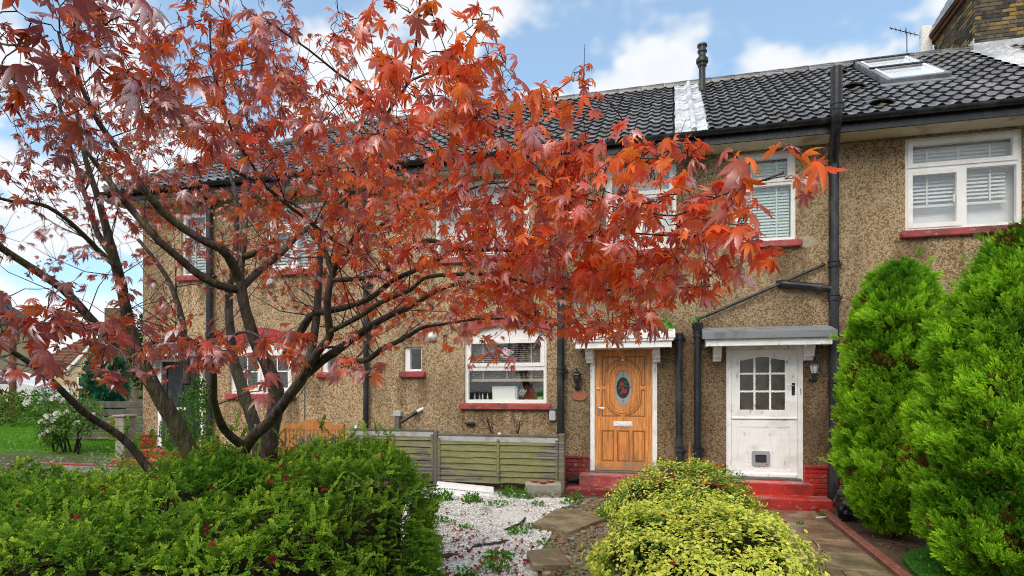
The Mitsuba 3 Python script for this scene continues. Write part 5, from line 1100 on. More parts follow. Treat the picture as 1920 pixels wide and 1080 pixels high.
def conifer(label, cx, cy, prof, n, seed, seg=.148, tint=(1, 1, 1), group='conifers right of the white door'):
    r = np.random.default_rng(seed); key = thing('conifer', label, 'conifer', group); zs, rs = np.array(prof).T; g = float(ground_z(cx, cy)); out = MB()
    u = r.random(n * 3); z = zs[0] + (zs[-1] - zs[0]) * u; R = np.interp(z, zs, rs); ok = r.random(n * 3) < R / rs.max() + .05; z, R = z[ok][:n], R[ok][:n]; n = len(z); ac = math.atan2(-cy, -cx); an = ac + r.uniform(-2.05, 2.05, n)
    lump = meshkit.fbm(np.stack([np.cos(an) * 2.6 + seed, np.sin(an) * 2.6, z * 2.3], 1), 4); fine = meshkit.noise(np.stack([np.cos(an) * 7, np.sin(an) * 7, z * 5.5], 1) + seed); dep = r.random(n) ** 1.7
    rad = R * (.78 + .46 * (lump - .25)) + .10 * (fine - .5) - dep * np.minimum(.28, R * .6); rad = np.maximum(rad, .01)
    o = np.stack([np.cos(an), np.sin(an), 0 * an], 1); p = np.stack([cx + o[:, 0] * rad, cy + o[:, 1] * rad, g + z + .0], 1); slope = np.interp(z, zs, np.gradient(rs, zs)); a = nrm(o + np.array([0, 0, 1]) * (.95 + .5 * r.random((n, 1))) + .40 * r.normal(size=(n, 3))); zz = nrm(np.cross(a, [0, 0, 1]) + .9 * r.normal(size=(n, 3)) + .35 * o)
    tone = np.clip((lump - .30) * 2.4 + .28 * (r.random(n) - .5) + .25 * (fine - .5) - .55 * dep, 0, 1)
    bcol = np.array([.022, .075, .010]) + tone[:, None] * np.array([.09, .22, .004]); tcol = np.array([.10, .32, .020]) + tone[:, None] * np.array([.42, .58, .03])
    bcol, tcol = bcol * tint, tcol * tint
    brown = ((meshkit.fbm(p * 4.1 + 2, 3) > .66) & (r.random(n) < .5)) | ((dep > .8) & (r.random(n) < .5)); bcol[brown] = [.07, .035, .015]; tcol[brown] = [.12, .06, .02]
    stray = r.random(n) < .035; p = p + a * (stray * r.uniform(.05, .16, n))[:, None]; tone = np.where(stray, np.minimum(1, tone + .3), tone)
    for q in range(4):
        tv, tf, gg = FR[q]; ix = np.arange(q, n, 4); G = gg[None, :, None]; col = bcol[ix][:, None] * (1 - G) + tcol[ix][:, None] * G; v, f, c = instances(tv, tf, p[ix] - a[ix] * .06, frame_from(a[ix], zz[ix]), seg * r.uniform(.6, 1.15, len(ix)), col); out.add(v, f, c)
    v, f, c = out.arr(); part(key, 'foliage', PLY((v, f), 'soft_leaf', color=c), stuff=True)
    m = MB(); m.add(*tube([(cx, cy, g - .1), (cx + .03, cy, g + .5), (cx, cy + .02, g + zs[-1] * .9)], [.07, .06, .015], 8))
    for i in range(60):
        q = r.uniform(.15, .9) * zs[-1]; b = r.uniform(0, 6.3); L = np.interp(q, zs, rs) * .75; m.add(*tube([(cx, cy, g + q - .15), (cx + L * .6 * math.cos(b), cy + L * .6 * math.sin(b), g + q), (cx + L * math.cos(b), cy + L * math.sin(b), g + q + .2)], [.016, .010, .004], 5, cap=False))
    part(key, 'trunk', m.ply('bark', smooth=50))
conifer('bright green conifer beside the red steps, the left one of the two', 4.50, 7.15, [(.10, .30), (.35, .55), (.8, .65), (1.4, .65), (2.0, .60), (2.5, .52), (2.85, .42), (3.05, .28), (3.18, .08)], 8200, 41)
conifer('tall bright green conifer cut by the right edge of the photo', 4.45, 5.35, [(.10, .55), (.4, .80), (1.0, .90), (1.6, .84), (2.1, .72), (2.5, .56), (2.85, .36), (3.12, .08)], 9400, 43)
conifer('dark blue green cypress beside the distant house, left of the terrace', -14.9, 22.5, [(.2, .5), (.8, .62), (1.6, .6), (2.1, .45), (2.6, .1)], 900, 45, seg=.36, tint=(.15, .42, 4.0), group=None)

# ---- rose bush, lawn, groundcover, climbers, small weeds ----------------------------------------------
def leafy(key, ctr, rad, n, size, col, seed, name='foliage', shell=True, up=.2):
    r = np.random.default_rng(seed); d = rand_dirs(n, r) * (r.random((n, 1)) ** (.35 if shell else .7)); pos = np.asarray(ctr) + d * rad * (.75 + .6 * (meshkit.fbm(d * 2.2 + seed, 3)[:, None] - .25)); a = nrm(d + .8 * r.normal(size=(n, 3)) + [0, 0, up]); z = nrm(r.normal(size=(n, 3)) * .6 + [0, 0, 1] + .4 * d)
    tv = np.array([[0, 0, 0], [.4, .30, .06], [.5, 0, 0], [.4, -.30, .06], [1, 0, -.12]]); tf = np.array([[0, 2, 1], [0, 3, 2], [1, 2, 4], [2, 3, 4]]); cc = np.asarray(col) * r.uniform(.55, 1.4, (n, 1)); v, f, c = instances(tv, tf, pos, frame_from(a, z), size * r.uniform(.6, 1.25, n), cc)
    if key: part(key, name, PLY((v, f), 'leaf', color=c), stuff=True)
    return pos, v, f, c
rk = thing('rose_bush', 'bushy rose covered in white blooms on the left lawn', 'rose bush'); rp = []
for i, (x, y, z, a, b, h) in enumerate(((-10.4, 13.0, 1.30, .62, .6, .42), (-9.7, 12.9, 1.38, .55, .6, .50), (-9.1, 12.7, 1.25, .55, .5, .50), (-8.75, 12.4, 1.10, .45, .5, .42), (-9.35, 12.5, .85, .32, .3, .30))): rp.append(leafy(rk, (x, y, z), (a, b, h), 750, .075, (.12, .25, .045), 60 + i)[0])
rp = np.vstack(rp); r_ = np.random.default_rng(6); front = rp[(rp[:, 1] < 12.7)]; m = MB()
for i in range(12): 
    j = r_.integers(len(rp)); m.add(*tube([(rp[j][0] * .5 - 4.75 + .1 * r_.normal(), 12.75, .25), (rp[j] + [rp[j][0] * .6 - 3.8, 12.75, .5]) / 2 + .05 * r_.normal(size=3), rp[j]], [.022, .014, .005], 5))
part(rk, 'stems', m.ply('bark'))
def bloom(R, seed):
    r = np.random.default_rng(seed); mb = MB()
    for i in range(16):
        a = i * 2.4; q = i / 16; d = np.array([math.cos(a) * q, math.sin(a) * q, .75 - .5 * q]); d /= np.linalg.norm(d); s = np.array([-math.sin(a), math.cos(a), 0]); b = d * .25 * R; e = d * R * (.7 + .4 * q); mb.add([b, e * .7 + s * R * .42, e + [0, 0, .08 * R], e * .7 - s * R * .42], [[0, 1, 2], [0, 2, 3]])
    return mb
for i in range(34):
    j = front[r_.integers(len(front))] + np.array([0, -.06, .05 + .1 * r_.random()]); mb = bloom(.085 * r_.uniform(.7, 1.2), i); v, f, c = mb.arr(); R = trimesh.transformations.rotation_matrix(.7, [1, 0, 0])[:3, :3]; part(rk, 'bloom', PLY((v @ R.T + j, f), 'petal'))
scene['mat_petal'] = {'type': 'principledthin', 'base_color': {'type': 'rgb', 'value': [.82, .82, .78]}, 'roughness': .6, 'diff_trans': .7, 'eta': 1.4}
LAWN = Polygon([(-26, 13.6), (-8.1, 12.6), (-8.4, 15), (-9.5, 20.5), (-28, 21.0)]); setting('lawn', flat_poly(LAWN, .02, 'lawn'))
q = r_.uniform([-24, 12.7], [-8.1, 20.8], (60000, 2)); import shapely
q = q[shapely.contains_xy(LAWN, q[:, 0], q[:, 1])]; n = len(q); a = nrm(np.c_[.5 * r_.normal(size=(n, 2)), np.ones(n)]); tv = np.array([[0, -.10, 0], [0, .10, 0], [1, 0, 0.]]); cc = np.array([.11, .30, .025]) * r_.uniform(.6, 1.4, (n, 1)) + r_.random((n, 1)) * [.04, .02, 0]
v, f, c = instances(tv, np.array([[0, 1, 2]]), np.c_[q, ground_z(q[:, 0], q[:, 1]) + .015], frame_from(a, rand_dirs(n, r_)), r_.uniform(.04, .09, n), cc); k = solo('lawn_grass', PLY((v, f), 'leaf', color=c), 'bright green grass of the lawn at the left edge', 'grass'); labels[k]['kind'] = 'stuff'
k = thing('groundcover_plant', 'low pale silvery plants edging the lawn at the far left', 'plant'); [leafy(k, (x, 9.3 + .2 * i, .45), (.42, .3, .26), 420, .05, (.26, .36, .24), 80 + i) for i, x in enumerate((-8.0, -7.2, -6.5))]
k = thing('climbing_shrub', 'green leafy climber growing beside the end house door', 'shrub'); [leafy(k, c_, r2, 520, .06, (.07, .17, .03), 90 + i) for i, (c_, r2) in enumerate((((-5.35, 10.4, 1.05), (.34, .25, .62)), ((-5.2, 10.2, 1.6), (.22, .2, .35)), ((-5.0, 9.6, .7), (.5, .4, .45)), ((-4.75, 9.1, 1.30), (.34, .3, .50)), ((-4.9, 8.9, .75), (.65, .4, .42)), ((-4.3, 8.6, .65), (.5, .4, .35))))]
k = thing('heather_bush', 'low brownish red bush at the left edge beside the parked car', 'shrub'); leafy(k, (-15.6, 18.4, 1.25), (1.2, .6, .62), 1500, .11, (.13, .085, .035), 97)
k = thing('yellow_shrub', 'small bright yellow green shrub between the rose bush and the end house', 'shrub'); leafy(k, (-8.75, 13.6, .85), (.3, .3, .25), 400, .07, (.42, .45, .05), 98)
for i, (x, y, z, a, h, lab) in enumerate(((-11.2, 19.5, 2.0, .9, 1.6, 'dark green tree just left of the end house corner'), (-14.0, 27.5, 2.2, 1.6, 1.7, 'dark green bush behind the blue green cypress'))):
    k = thing('background_tree', lab, 'tree'); leafy(k, (x, y, z + .8), (a, .9, h), 1600, .22, (.035, .085, .02), 101 + i, 'crown'); v, f = tube([(x, y, .3), (x, y, z + .6)], [.12, .06], 8); part(k, 'trunk', PLY((v, f), 'bark'))
k = thing('canopy_fern', 'light green sprig growing on the canopy beside the black drainpipes', 'plant'); wp_ = W((2.52, -.22, 2.68)); leafy(k, wp_, (.16, .10, .09), 60, .085, (.12, .38, .05), 120, up=.5); leafy(k, W((3.0, -.15, 2.74)), (.07, .05, .05), 16, .08, (.14, .34, .08), 121, up=.3)
def tuft(ctr, rad, n, size, seed, col=(.10, .27, .03)):
    return leafy(None, ctr, rad, n, size, col, seed, up=.9)
weeds = [(-.95, 8.62, .2, .14, 240), (-.55, 8.5, .2, .13, 240), (-.05, 9.05, .28, .16, 220), (.15, 8.95, .2, .14, 120), (-.2, 8.3, .25, .05, 60), (.35, 8.4, .18, .05, 50), (.92, 9.0, .16, .10, 70), (.80, 8.6, .2, .06, 60), (.06, 6.75, .18, .05, 70), (.18, 7.0, .15, .05, 50), (-.12, 5.75, .20, .06, 110), (-.15, 5.4, .22, .06, 110), (-.40, 5.15, .15, .06, 80), (-.8, 7.2, .15, .04, 35), (-.5, 6.9, .12, .04, 25), (.35, 6.3, .1, .04, 24), (4.2, 8.2, .14, .07, 60), (3.62, 7.66, .07, .02, 14), (4.3, 7.2, .06, .03, 12), (4.05, 6.0, .18, .08, 60), (3.85, 5.6, .16, .1, 50)]
where = ['beside the left end of the white plastic sheet', 'along the front edge of the white plastic sheet', 'tallest, between the plastic sheet and the concrete block', 'against the left side of the concrete block', 'sparse, in the middle of the back of the gravel', 'in front of the concrete block', 'at the foot of the fence end post', 'beside the cobbles left of the plum red step', 'at the left corner of the big stepping slab', 'between the gravel and the big stepping slab', 'left of the square stepping slab', 'in the gravel at the bottom of the photo', 'beside the hedge at the bottom of the gravel', 'at the left edge of the gravel by the hedge', 'tiny, in the middle of the gravel', 'tiny, on the cobbles between the two slabs', 'at the right corner of the bright red step', 'tiny, in the first joint of the slab path', 'tiny, beside the red brick edging', 'on the slab path at the lower right', 'at the bottom edge of the slab path']
for i, (x, y, r0, h, n) in enumerate(weeds):
    pos, v, f, c = tuft((x, y, float(ground_z(x, y)) + .03), (min(r0, .24) * .8, min(r0, .3) * .5, h), int(n * 1.4), .046, 130 + i)
    solo('weed_clump', PLY((v, f), 'leaf', color=c), 'clump of green weeds ' + where[i], 'weed', 'weed clumps on the ground')
q = r_.uniform([3.6, 3.0], [7.8, 7.2], (34000, 2)); q = q[shapely.contains_xy(MOSS, q[:, 0], q[:, 1]) & (q[:, 0] / q[:, 1] < .95)]; n = len(q); a = nrm(np.c_[.7 * r_.normal(size=(n, 2)), np.ones(n)]); v, f, c = instances(tv, np.array([[0, 1, 2]]), np.c_[q, q[:, 0] * 0 + .0], frame_from(a, rand_dirs(n, r_)), r_.uniform(.02, .055, n), np.array([.07, .25, .025]) * r_.uniform(.5, 1.5, (n, 1)))
k = solo('moss_grass', PLY((v, f), 'leaf', color=c), 'short dark green grass under the conifers at the lower right', 'grass'); labels[k]['kind'] = 'stuff'
# ================================================================ the red maple
LIMBS = [
('trunk',[(-2.39,4.90,0.35,0.0940),(-2.45,4.90,0.86,0.0778),(-2.55,4.85,1.17,0.0664),(-2.68,4.75,1.53,0.0572),(-2.78,4.70,1.75,0.0515),(-2.85,4.65,1.97,0.0484),(-2.89,4.60,2.23,0.0378),(-2.90,4.55,2.46,0.0349)]),
('trunk',[(-2.20,5.00,0.32,0.0959),(-1.98,4.95,0.94,0.0759),(-1.93,4.90,1.29,0.0617),(-1.86,4.85,1.63,0.0558),(-1.90,4.80,1.82,0.0500),(-2.00,4.75,2.06,0.0442),(-2.05,4.70,2.28,0.0386),(-2.08,4.68,2.50,0.0359)]),
('trunk',[(-2.22,5.20,0.32,0.0855),(-2.17,5.30,0.89,0.0668),(-2.26,5.40,1.34,0.0532),(-2.39,5.45,1.67,0.0478),(-2.50,5.50,1.96,0.0392),(-2.56,5.55,2.25,0.0365),(-2.59,5.60,2.58,0.0337)]),
('trunk',[(-2.21,4.80,0.38,0.0723),(-2.13,4.70,0.85,0.0566),(-1.99,4.60,1.25,0.0428),(-1.76,4.50,1.45,0.0370),(-1.58,4.40,1.65,0.0313),(-1.44,4.30,1.80,0.0283)]),
('branch',[(-2.31,4.70,0.40,0.0556),(-2.52,4.60,0.79,0.0354),(-2.70,4.50,1.14,0.0293),(-2.80,4.40,1.34,0.0260),(-2.90,4.20,1.50,0.0224),(-2.97,4.00,1.70,0.0189),(-3.07,3.90,1.84,0.0161),(-3.09,3.70,1.94,0.0142),(-3.17,3.50,2.06,0.0114)]),
('branch',[(-2.84,4.65,1.95,0.0412),(-2.98,4.60,2.03,0.0354),(-3.07,4.50,2.16,0.0319),(-3.21,4.40,2.38,0.0286),(-3.29,4.30,2.48,0.0254),(-3.42,4.10,2.62,0.0218),(-3.50,3.80,2.79,0.0169),(-3.06,3.20,2.97,0.0114),(-2.21,2.40,2.91,0.0064),(-1.59,1.90,2.72,0.0034),(-1.21,1.60,2.58,0.0019)]),
('branch',[(-2.90,4.55,2.46,0.0350),(-2.92,4.50,2.65,0.0319),(-2.95,4.45,2.87,0.0263),(-2.97,4.40,3.05,0.0208),(-3.01,4.35,3.26,0.0167),(-3.03,4.30,3.50,0.0140),(-3.03,4.20,3.79,0.0112),(-3.03,4.10,4.06,0.0085)]),
('branch',[(-2.92,4.50,2.65,0.0239),(-3.03,4.50,2.80,0.0200),(-3.11,4.50,3.04,0.0173),(-3.28,4.60,3.39,0.0150),(-3.37,4.60,3.71,0.0122),(-3.44,4.60,4.11,0.0095)]),
('branch',[(-2.90,4.50,2.57,0.0213),(-3.00,4.40,2.70,0.0182),(-2.99,4.20,2.78,0.0149),(-3.06,4.00,2.87,0.0118),(-3.09,3.70,2.82,0.0088),(-3.10,3.50,2.82,0.0072)]),
('branch',[(-2.08,4.68,2.50,0.0360),(-2.09,4.60,2.60,0.0326),(-2.11,4.50,2.68,0.0306),(-2.22,4.40,2.74,0.0286),(-2.36,4.30,2.84,0.0267),(-2.45,4.20,2.95,0.0248),(-2.51,4.10,3.09,0.0218),(-2.59,4.00,3.27,0.0189),(-2.65,3.90,3.41,0.0150),(-2.66,3.80,3.53,0.0124),(-2.56,3.60,3.76,0.0096),(-2.42,3.40,3.94,0.0080)]),
('branch',[(-2.08,4.70,2.43,0.0306),(-2.16,4.60,2.44,0.0299),(-2.29,4.50,2.51,0.0279),(-2.41,4.40,2.63,0.0260),(-2.51,4.30,2.75,0.0242),(-2.64,4.30,2.90,0.0229),(-2.72,4.20,3.04,0.0199),(-2.81,4.20,3.17,0.0161),(-2.85,4.10,3.27,0.0121),(-2.99,4.10,3.43,0.0097)]),
('branch',[(-2.07,4.68,2.48,0.0304),(-2.09,4.75,2.74,0.0281),(-2.09,4.80,3.01,0.0241),(-2.10,4.85,3.23,0.0186),(-2.15,4.90,3.50,0.0145),(-2.17,4.90,3.93,0.0101),(-2.15,4.90,4.36,0.0072)]),
('branch',[(-2.06,4.70,2.45,0.0278),(-2.00,4.80,2.58,0.0270),(-1.87,4.90,2.74,0.0261),(-1.74,5.00,2.93,0.0222),(-1.60,5.10,3.09,0.0181),(-1.37,5.10,3.27,0.0136),(-1.15,5.10,3.45,0.0106)]),
('branch',[(-2.07,4.75,2.70,0.0253),(-1.88,4.60,2.71,0.0231),(-1.75,4.50,2.77,0.0200),(-1.69,4.40,2.86,0.0169),(-1.61,4.30,2.94,0.0140),(-1.42,4.20,3.06,0.0112)]),
('branch',[(-2.59,5.60,2.58,0.0298),(-2.53,5.60,2.84,0.0265),(-2.51,5.60,3.18,0.0232),(-2.52,5.60,3.43,0.0199),(-2.58,5.60,3.67,0.0149),(-2.65,5.50,3.97,0.0114)]),
('branch',[(-1.44,4.30,1.80,0.0305),(-1.32,4.20,1.94,0.0273),(-1.22,4.10,2.05,0.0267),(-1.22,4.05,2.16,0.0239),(-1.20,4.00,2.29,0.0213),(-1.17,4.00,2.43,0.0201),(-1.05,3.90,2.55,0.0173),(-0.98,3.85,2.64,0.0148),(-0.89,3.80,2.77,0.0124),(-0.83,3.75,2.87,0.0111),(-0.77,3.70,2.99,0.0098),(-0.74,3.60,3.14,0.0085)]),
('branch',[(-1.17,4.00,2.43,0.0177),(-1.21,4.00,2.55,0.0154),(-1.23,4.00,2.64,0.0142),(-1.29,4.00,2.73,0.0118),(-1.35,4.00,2.82,0.0106),(-1.53,4.00,2.94,0.0095),(-1.77,4.00,3.06,0.0071)]),
('branch',[(-1.61,4.40,1.61,0.0260),(-1.49,4.40,1.78,0.0312),(-1.46,4.50,2.02,0.0293),(-1.43,4.50,2.26,0.0266),(-1.41,4.50,2.49,0.0226),(-1.40,4.50,2.73,0.0200),(-1.35,4.50,2.84,0.0173),(-1.25,4.50,2.96,0.0146),(-1.11,4.40,3.20,0.0117),(-1.03,4.40,3.35,0.0091)]),
('branch',[(-1.74,4.70,1.94,0.0278),(-1.60,4.60,2.07,0.0299),(-1.45,4.50,2.22,0.0239),(-1.22,4.40,2.25,0.0208),(-1.01,4.30,2.30,0.0191),(-0.81,4.15,2.41,0.0160),(-0.56,4.00,2.47,0.0142),(-0.36,3.80,2.53,0.0124),(-0.22,3.60,2.57,0.0106),(-0.10,3.40,2.63,0.0090),(-0.03,3.20,2.69,0.0076),(0.02,3.10,2.76,0.0064),(0.10,2.90,2.80,0.0043),(0.23,2.70,2.79,0.0032)]),
('branch',[(-1.53,4.40,1.73,0.0338),(-1.35,4.30,1.86,0.0305),(-1.17,4.20,1.96,0.0273),(-0.96,4.10,2.08,0.0242),(-0.83,4.00,2.13,0.0201),(-0.61,3.90,2.21,0.0150),(-0.43,3.80,2.29,0.0124),(-0.26,3.70,2.31,0.0098)]),
('branch',[(-1.20,4.30,1.87,0.0203),(-1.02,4.20,1.86,0.0186),(-0.86,4.10,1.94,0.0170),(-0.70,4.00,2.00,0.0142),(-0.54,3.90,2.07,0.0104),(-0.29,3.70,2.08,0.0077),(0.00,3.40,2.06,0.0050)]),
('branch',[(-1.22,4.10,2.05,0.0182),(-1.11,4.00,2.08,0.0166),(-0.92,3.90,2.16,0.0150),(-0.78,3.80,2.21,0.0135),(-0.63,3.70,2.25,0.0120),(-0.49,3.50,2.30,0.0103),(-0.29,3.30,2.28,0.0107),(0.00,2.90,2.19,0.0086),(0.19,2.70,2.12,0.0064),(0.37,2.50,2.07,0.0052),(0.53,2.35,2.05,0.0035),(0.71,2.20,2.03,0.0026)]),
('branch',[(-1.17,4.00,2.38,0.0154),(-0.95,3.90,2.37,0.0150),(-0.79,3.80,2.39,0.0135),(-0.56,3.50,2.46,0.0114),(-0.47,3.40,2.48,0.0111),(-0.27,3.10,2.38,0.0110),(-0.07,2.80,2.30,0.0091),(0.09,2.60,2.25,0.0077),(0.21,2.40,2.23,0.0057),(0.33,2.20,2.23,0.0039),(0.43,2.05,2.25,0.0030),(0.53,1.90,2.20,0.0022),(0.59,1.75,2.21,0.0021),(0.65,1.62,2.21,0.0014),(0.70,1.58,2.22,0.0014)]),
('branch',[(-0.82,3.70,2.63,0.0109),(-0.59,3.40,2.66,0.0090),(-0.35,3.10,2.62,0.0073),(-0.15,2.80,2.59,0.0058),(0.04,2.50,2.50,0.0044),(0.23,2.20,2.35,0.0033),(0.37,1.95,2.23,0.0023)]),
('branch',[(-0.87,3.70,2.76,0.0098),(-0.75,3.40,2.85,0.0090),(-0.66,3.10,2.90,0.0082),(-0.57,2.80,2.92,0.0075),(-0.42,2.50,2.92,0.0059),(-0.36,2.30,2.96,0.0048),(-0.33,2.20,3.04,0.0039),(-0.31,2.10,3.10,0.0031)]),
('branch',[(-0.57,2.80,2.92,0.0058),(-0.63,2.60,2.92,0.0054),(-0.67,2.40,2.89,0.0043),(-0.80,2.30,2.96,0.0034),(-0.88,2.20,2.98,0.0026)]),
('branch',[(-1.03,3.90,2.55,0.0104),(-1.22,3.50,2.67,0.0093),(-1.28,3.20,2.72,0.0085),(-1.34,2.90,2.72,0.0069),(-1.36,2.60,2.75,0.0054),(-1.28,2.20,2.69,0.0039),(-1.24,1.90,2.63,0.0028),(-1.18,1.70,2.60,0.0020)]),
('branch',[(-1.28,3.20,2.72,0.0066),(-1.29,2.90,2.82,0.0060),(-1.22,2.60,2.88,0.0046),(-1.17,2.40,2.93,0.0035),(-1.13,2.30,3.04,0.0027)]),
('branch',[(-0.42,2.50,2.92,0.0044),(-0.27,2.20,2.81,0.0039),(-0.15,1.95,2.74,0.0029),(-0.10,1.85,2.75,0.0022)]),
('branch',[(0.02,3.10,2.76,0.0055),(-0.05,2.60,2.79,0.0046),(-0.06,2.40,2.79,0.0035),(-0.04,2.20,2.79,0.0026)]),
('branch',[(-2.87,3.00,2.45,0.0098),(-2.22,2.50,2.03,0.0067),(-1.84,2.20,1.94,0.0052),(-1.57,2.00,1.88,0.0035),(-1.32,1.85,1.85,0.0027),(-1.12,1.70,1.79,0.0020),(-0.91,1.45,1.72,0.0013)]),
('branch',[(-2.22,2.50,2.03,0.0059),(-1.74,2.00,1.82,0.0035),(-1.31,1.60,1.73,0.0019),(-1.11,1.42,1.71,0.0013)]),
('branch',[(-2.00,4.60,1.25,0.0326),(-2.07,4.40,1.40,0.0286),(-2.04,4.20,1.56,0.0248),(-1.95,4.00,1.77,0.0213),(-1.91,3.90,1.87,0.0184),(-1.88,3.60,1.95,0.0128),(-1.84,3.20,1.91,0.0085),(-1.70,2.80,1.84,0.0058)]),
('branch',[(-1.91,3.90,1.87,0.0138),(-1.69,3.60,1.95,0.0106),(-1.42,3.20,1.96,0.0076),(-1.10,2.80,1.88,0.0050)]),
('branch',[(-0.90,4.00,2.08,0.0095),(-0.80,3.40,1.93,0.0070),(-0.68,2.70,1.80,0.0040),(-0.61,2.30,1.74,0.0027)]),
('branch',[(-2.60,4.90,1.71,0.0290),(-2.67,5.00,2.15,0.0237),(-2.79,5.10,2.43,0.0211),(-2.98,5.20,2.71,0.0169),(-3.17,5.20,2.94,0.0123)]),
('branch',[(0.33,2.20,2.23,0.0033),(0.46,1.95,2.15,0.0023),(0.56,1.75,2.09,0.0016),(0.63,1.65,2.06,0.0015)]),
('branch',[(0.43,2.05,2.25,0.0030),(0.51,1.90,2.29,0.0022),(0.53,1.85,2.37,0.0016),(0.52,1.85,2.41,0.0016)]),
]
# crown clumps: centre, radii, leaves
CLUMPS = [(-1.13,1.50,2.53,0.14,0.25,0.10,30),(-0.99,1.60,2.53,0.17,0.25,0.13,30),(-1.25,1.60,2.43,0.13,0.25,0.10,20),(-1.08,1.70,2.49,0.13,0.20,0.07,10),(-1.07,2.20,2.73,0.25,0.40,0.23,46),(-0.80,2.30,3.00,0.28,0.40,0.14,48),(-1.09,2.60,2.63,0.29,0.40,0.25,70),(-0.62,2.30,2.75,0.26,0.40,0.20,66),(-0.30,2.00,2.74,0.20,0.35,0.17,62),(-0.11,1.80,2.66,0.10,0.30,0.13,30),(-0.38,2.20,2.52,0.29,0.40,0.19,80),(-0.05,2.10,2.57,0.22,0.35,0.18,70),(0.17,2.00,2.41,0.21,0.30,0.14,70),(0.00,2.30,2.40,0.32,0.40,0.18,90),(0.34,1.80,2.22,0.19,0.25,0.12,58),(0.27,2.10,2.19,0.27,0.30,0.15,85),(0.50,1.75,2.13,0.17,0.25,0.11,46),(0.67,1.65,2.22,0.11,0.20,0.06,18),(0.76,1.58,2.22,0.06,0.10,0.05,6),(0.63,1.60,2.06,0.08,0.15,0.05,10),(0.64,2.00,2.02,0.15,0.20,0.05,22),(0.46,2.40,2.06,0.29,0.30,0.10,66),(0.16,2.70,2.06,0.33,0.40,0.14,95),(0.39,2.80,1.95,0.26,0.30,0.07,50),(-0.16,3.00,2.26,0.39,0.50,0.21,125),(-0.25,3.60,2.10,0.31,0.50,0.14,60),(-0.65,3.40,2.55,0.47,0.60,0.30,170),(-1.13,3.60,2.76,0.50,0.60,0.28,170),(-0.73,4.20,2.29,0.47,0.60,0.22,120),(-1.42,4.80,2.55,0.58,0.60,0.33,120),(-2.17,5.20,2.85,0.63,0.70,0.45,150),(-2.85,5.20,3.07,0.63,0.70,0.41,110),(-2.78,4.20,3.24,0.66,0.80,0.40,150),(-3.21,4.20,2.87,0.40,0.70,0.40,60),(-1.96,3.60,3.17,0.50,0.70,0.34,170),(-1.38,3.60,3.39,0.56,0.70,0.34,150),(-1.42,1.90,1.87,0.21,0.30,0.08,46),(-1.24,1.80,1.80,0.13,0.20,0.05,14),(-0.83,1.35,1.69,0.06,0.08,0.02,4),(-1.11,1.42,1.71,0.05,0.08,0.04,4),(-1.29,2.60,1.83,0.27,0.40,0.07,42),(-0.99,2.60,1.84,0.18,0.30,0.06,22),(-0.58,2.20,1.74,0.11,0.15,0.03,12),(-1.75,3.00,1.90,0.18,0.40,0.10,22),(-2.27,3.00,2.92,0.34,0.70,0.31,80),(0.17,1.90,2.55,0.10,0.20,0.12,9),(-0.15,3.40,1.86,0.21,0.30,0.07,10),(-1.02,2.50,1.66,0.07,0.20,0.03,3),(-1.36,2.90,1.74,0.13,0.30,0.06,7),(-2.37,3.40,1.75,0.44,0.40,0.07,26),(0.47,1.85,2.35,0.08,0.15,0.06,8),(-0.86,3.80,1.96,0.30,0.30,0.10,20),(-2.78,5.00,2.24,0.39,0.50,0.13,35),(0.50,2.60,1.98,0.18,0.20,0.05,22),(-0.63,3.00,2.71,0.31,0.40,0.16,60),(-2.97,3.80,2.53,0.30,0.50,0.20,30),(-2.84,4.60,3.07,0.40,0.50,0.28,50),(-1.50,4.30,2.64,0.45,0.50,0.22,60),(-0.26,2.70,2.44,0.26,0.40,0.16,60),(-1.49,2.60,3.18,0.25,0.50,0.14,40),(-1.90,2.80,2.88,0.29,0.50,0.15,44),(-1.56,2.90,3.13,0.23,0.50,0.15,36),(-1.15,2.60,3.15,0.16,0.40,0.11,22),(-1.04,3.00,2.86,0.29,0.50,0.18,50),(-1.88,3.00,2.11,0.23,0.50,0.10,22),(-0.73,2.80,2.78,0.24,0.40,0.15,40),(0.10,2.40,2.18,0.29,0.30,0.10,50),(0.49,2.10,2.13,0.18,0.25,0.09,34),]
mk = thing('maple_tree', 'red leaved maple with several bare dark trunks spreading across the photo', 'tree')
r_ = np.random.default_rng(2024)
from scipy.interpolate import PchipInterpolator
from scipy.spatial import cKDTree
nodes, nrad = [], []
for nm, pl in LIMBS:
    pl = np.array(pl); d = np.r_[0, np.cumsum(np.linalg.norm(np.diff(pl[:, :3], axis=0), axis=1))]; n = max(int(d[-1] / .05), 8); u = np.linspace(0, d[-1], n)
    c = PchipInterpolator(d, pl[:, :3])(u); rad = np.interp(u, d, pl[:, 3]); wob = (meshkit.fbm(np.c_[u * 3.1, u * 0 + pl[0, 0] * 7, u * 0], 3) - .5); c = c + (np.c_[wob, np.roll(wob, 5), wob[::-1]] * .03) * np.minimum(1, d[-1] / 3)
    rad = rad * (1 + .10 * (meshkit.noise(np.c_[u * 14, u * 0 + pl[0, 0] * 9, u * 0 + 2]) - .5) + .05)
    sides = 14 if nm == 'trunk' else 9
    v, f = tube(c, np.maximum(rad, .0028), sides)
    if nm == 'trunk': v = v + .010 * (meshkit.fbm(v * np.array([26, 26, 5]), 3)[:, None] - .5)
    part(mk, nm, PLY((v, f), 'bark', smooth=60)); nodes.append(c); nrad.append(rad)
nodes = np.vstack(nodes); nrad = np.hstack(nrad)
ok = nodes[:, 2] > 1.35; tree_pts = nodes[ok & (nrad < .05)]

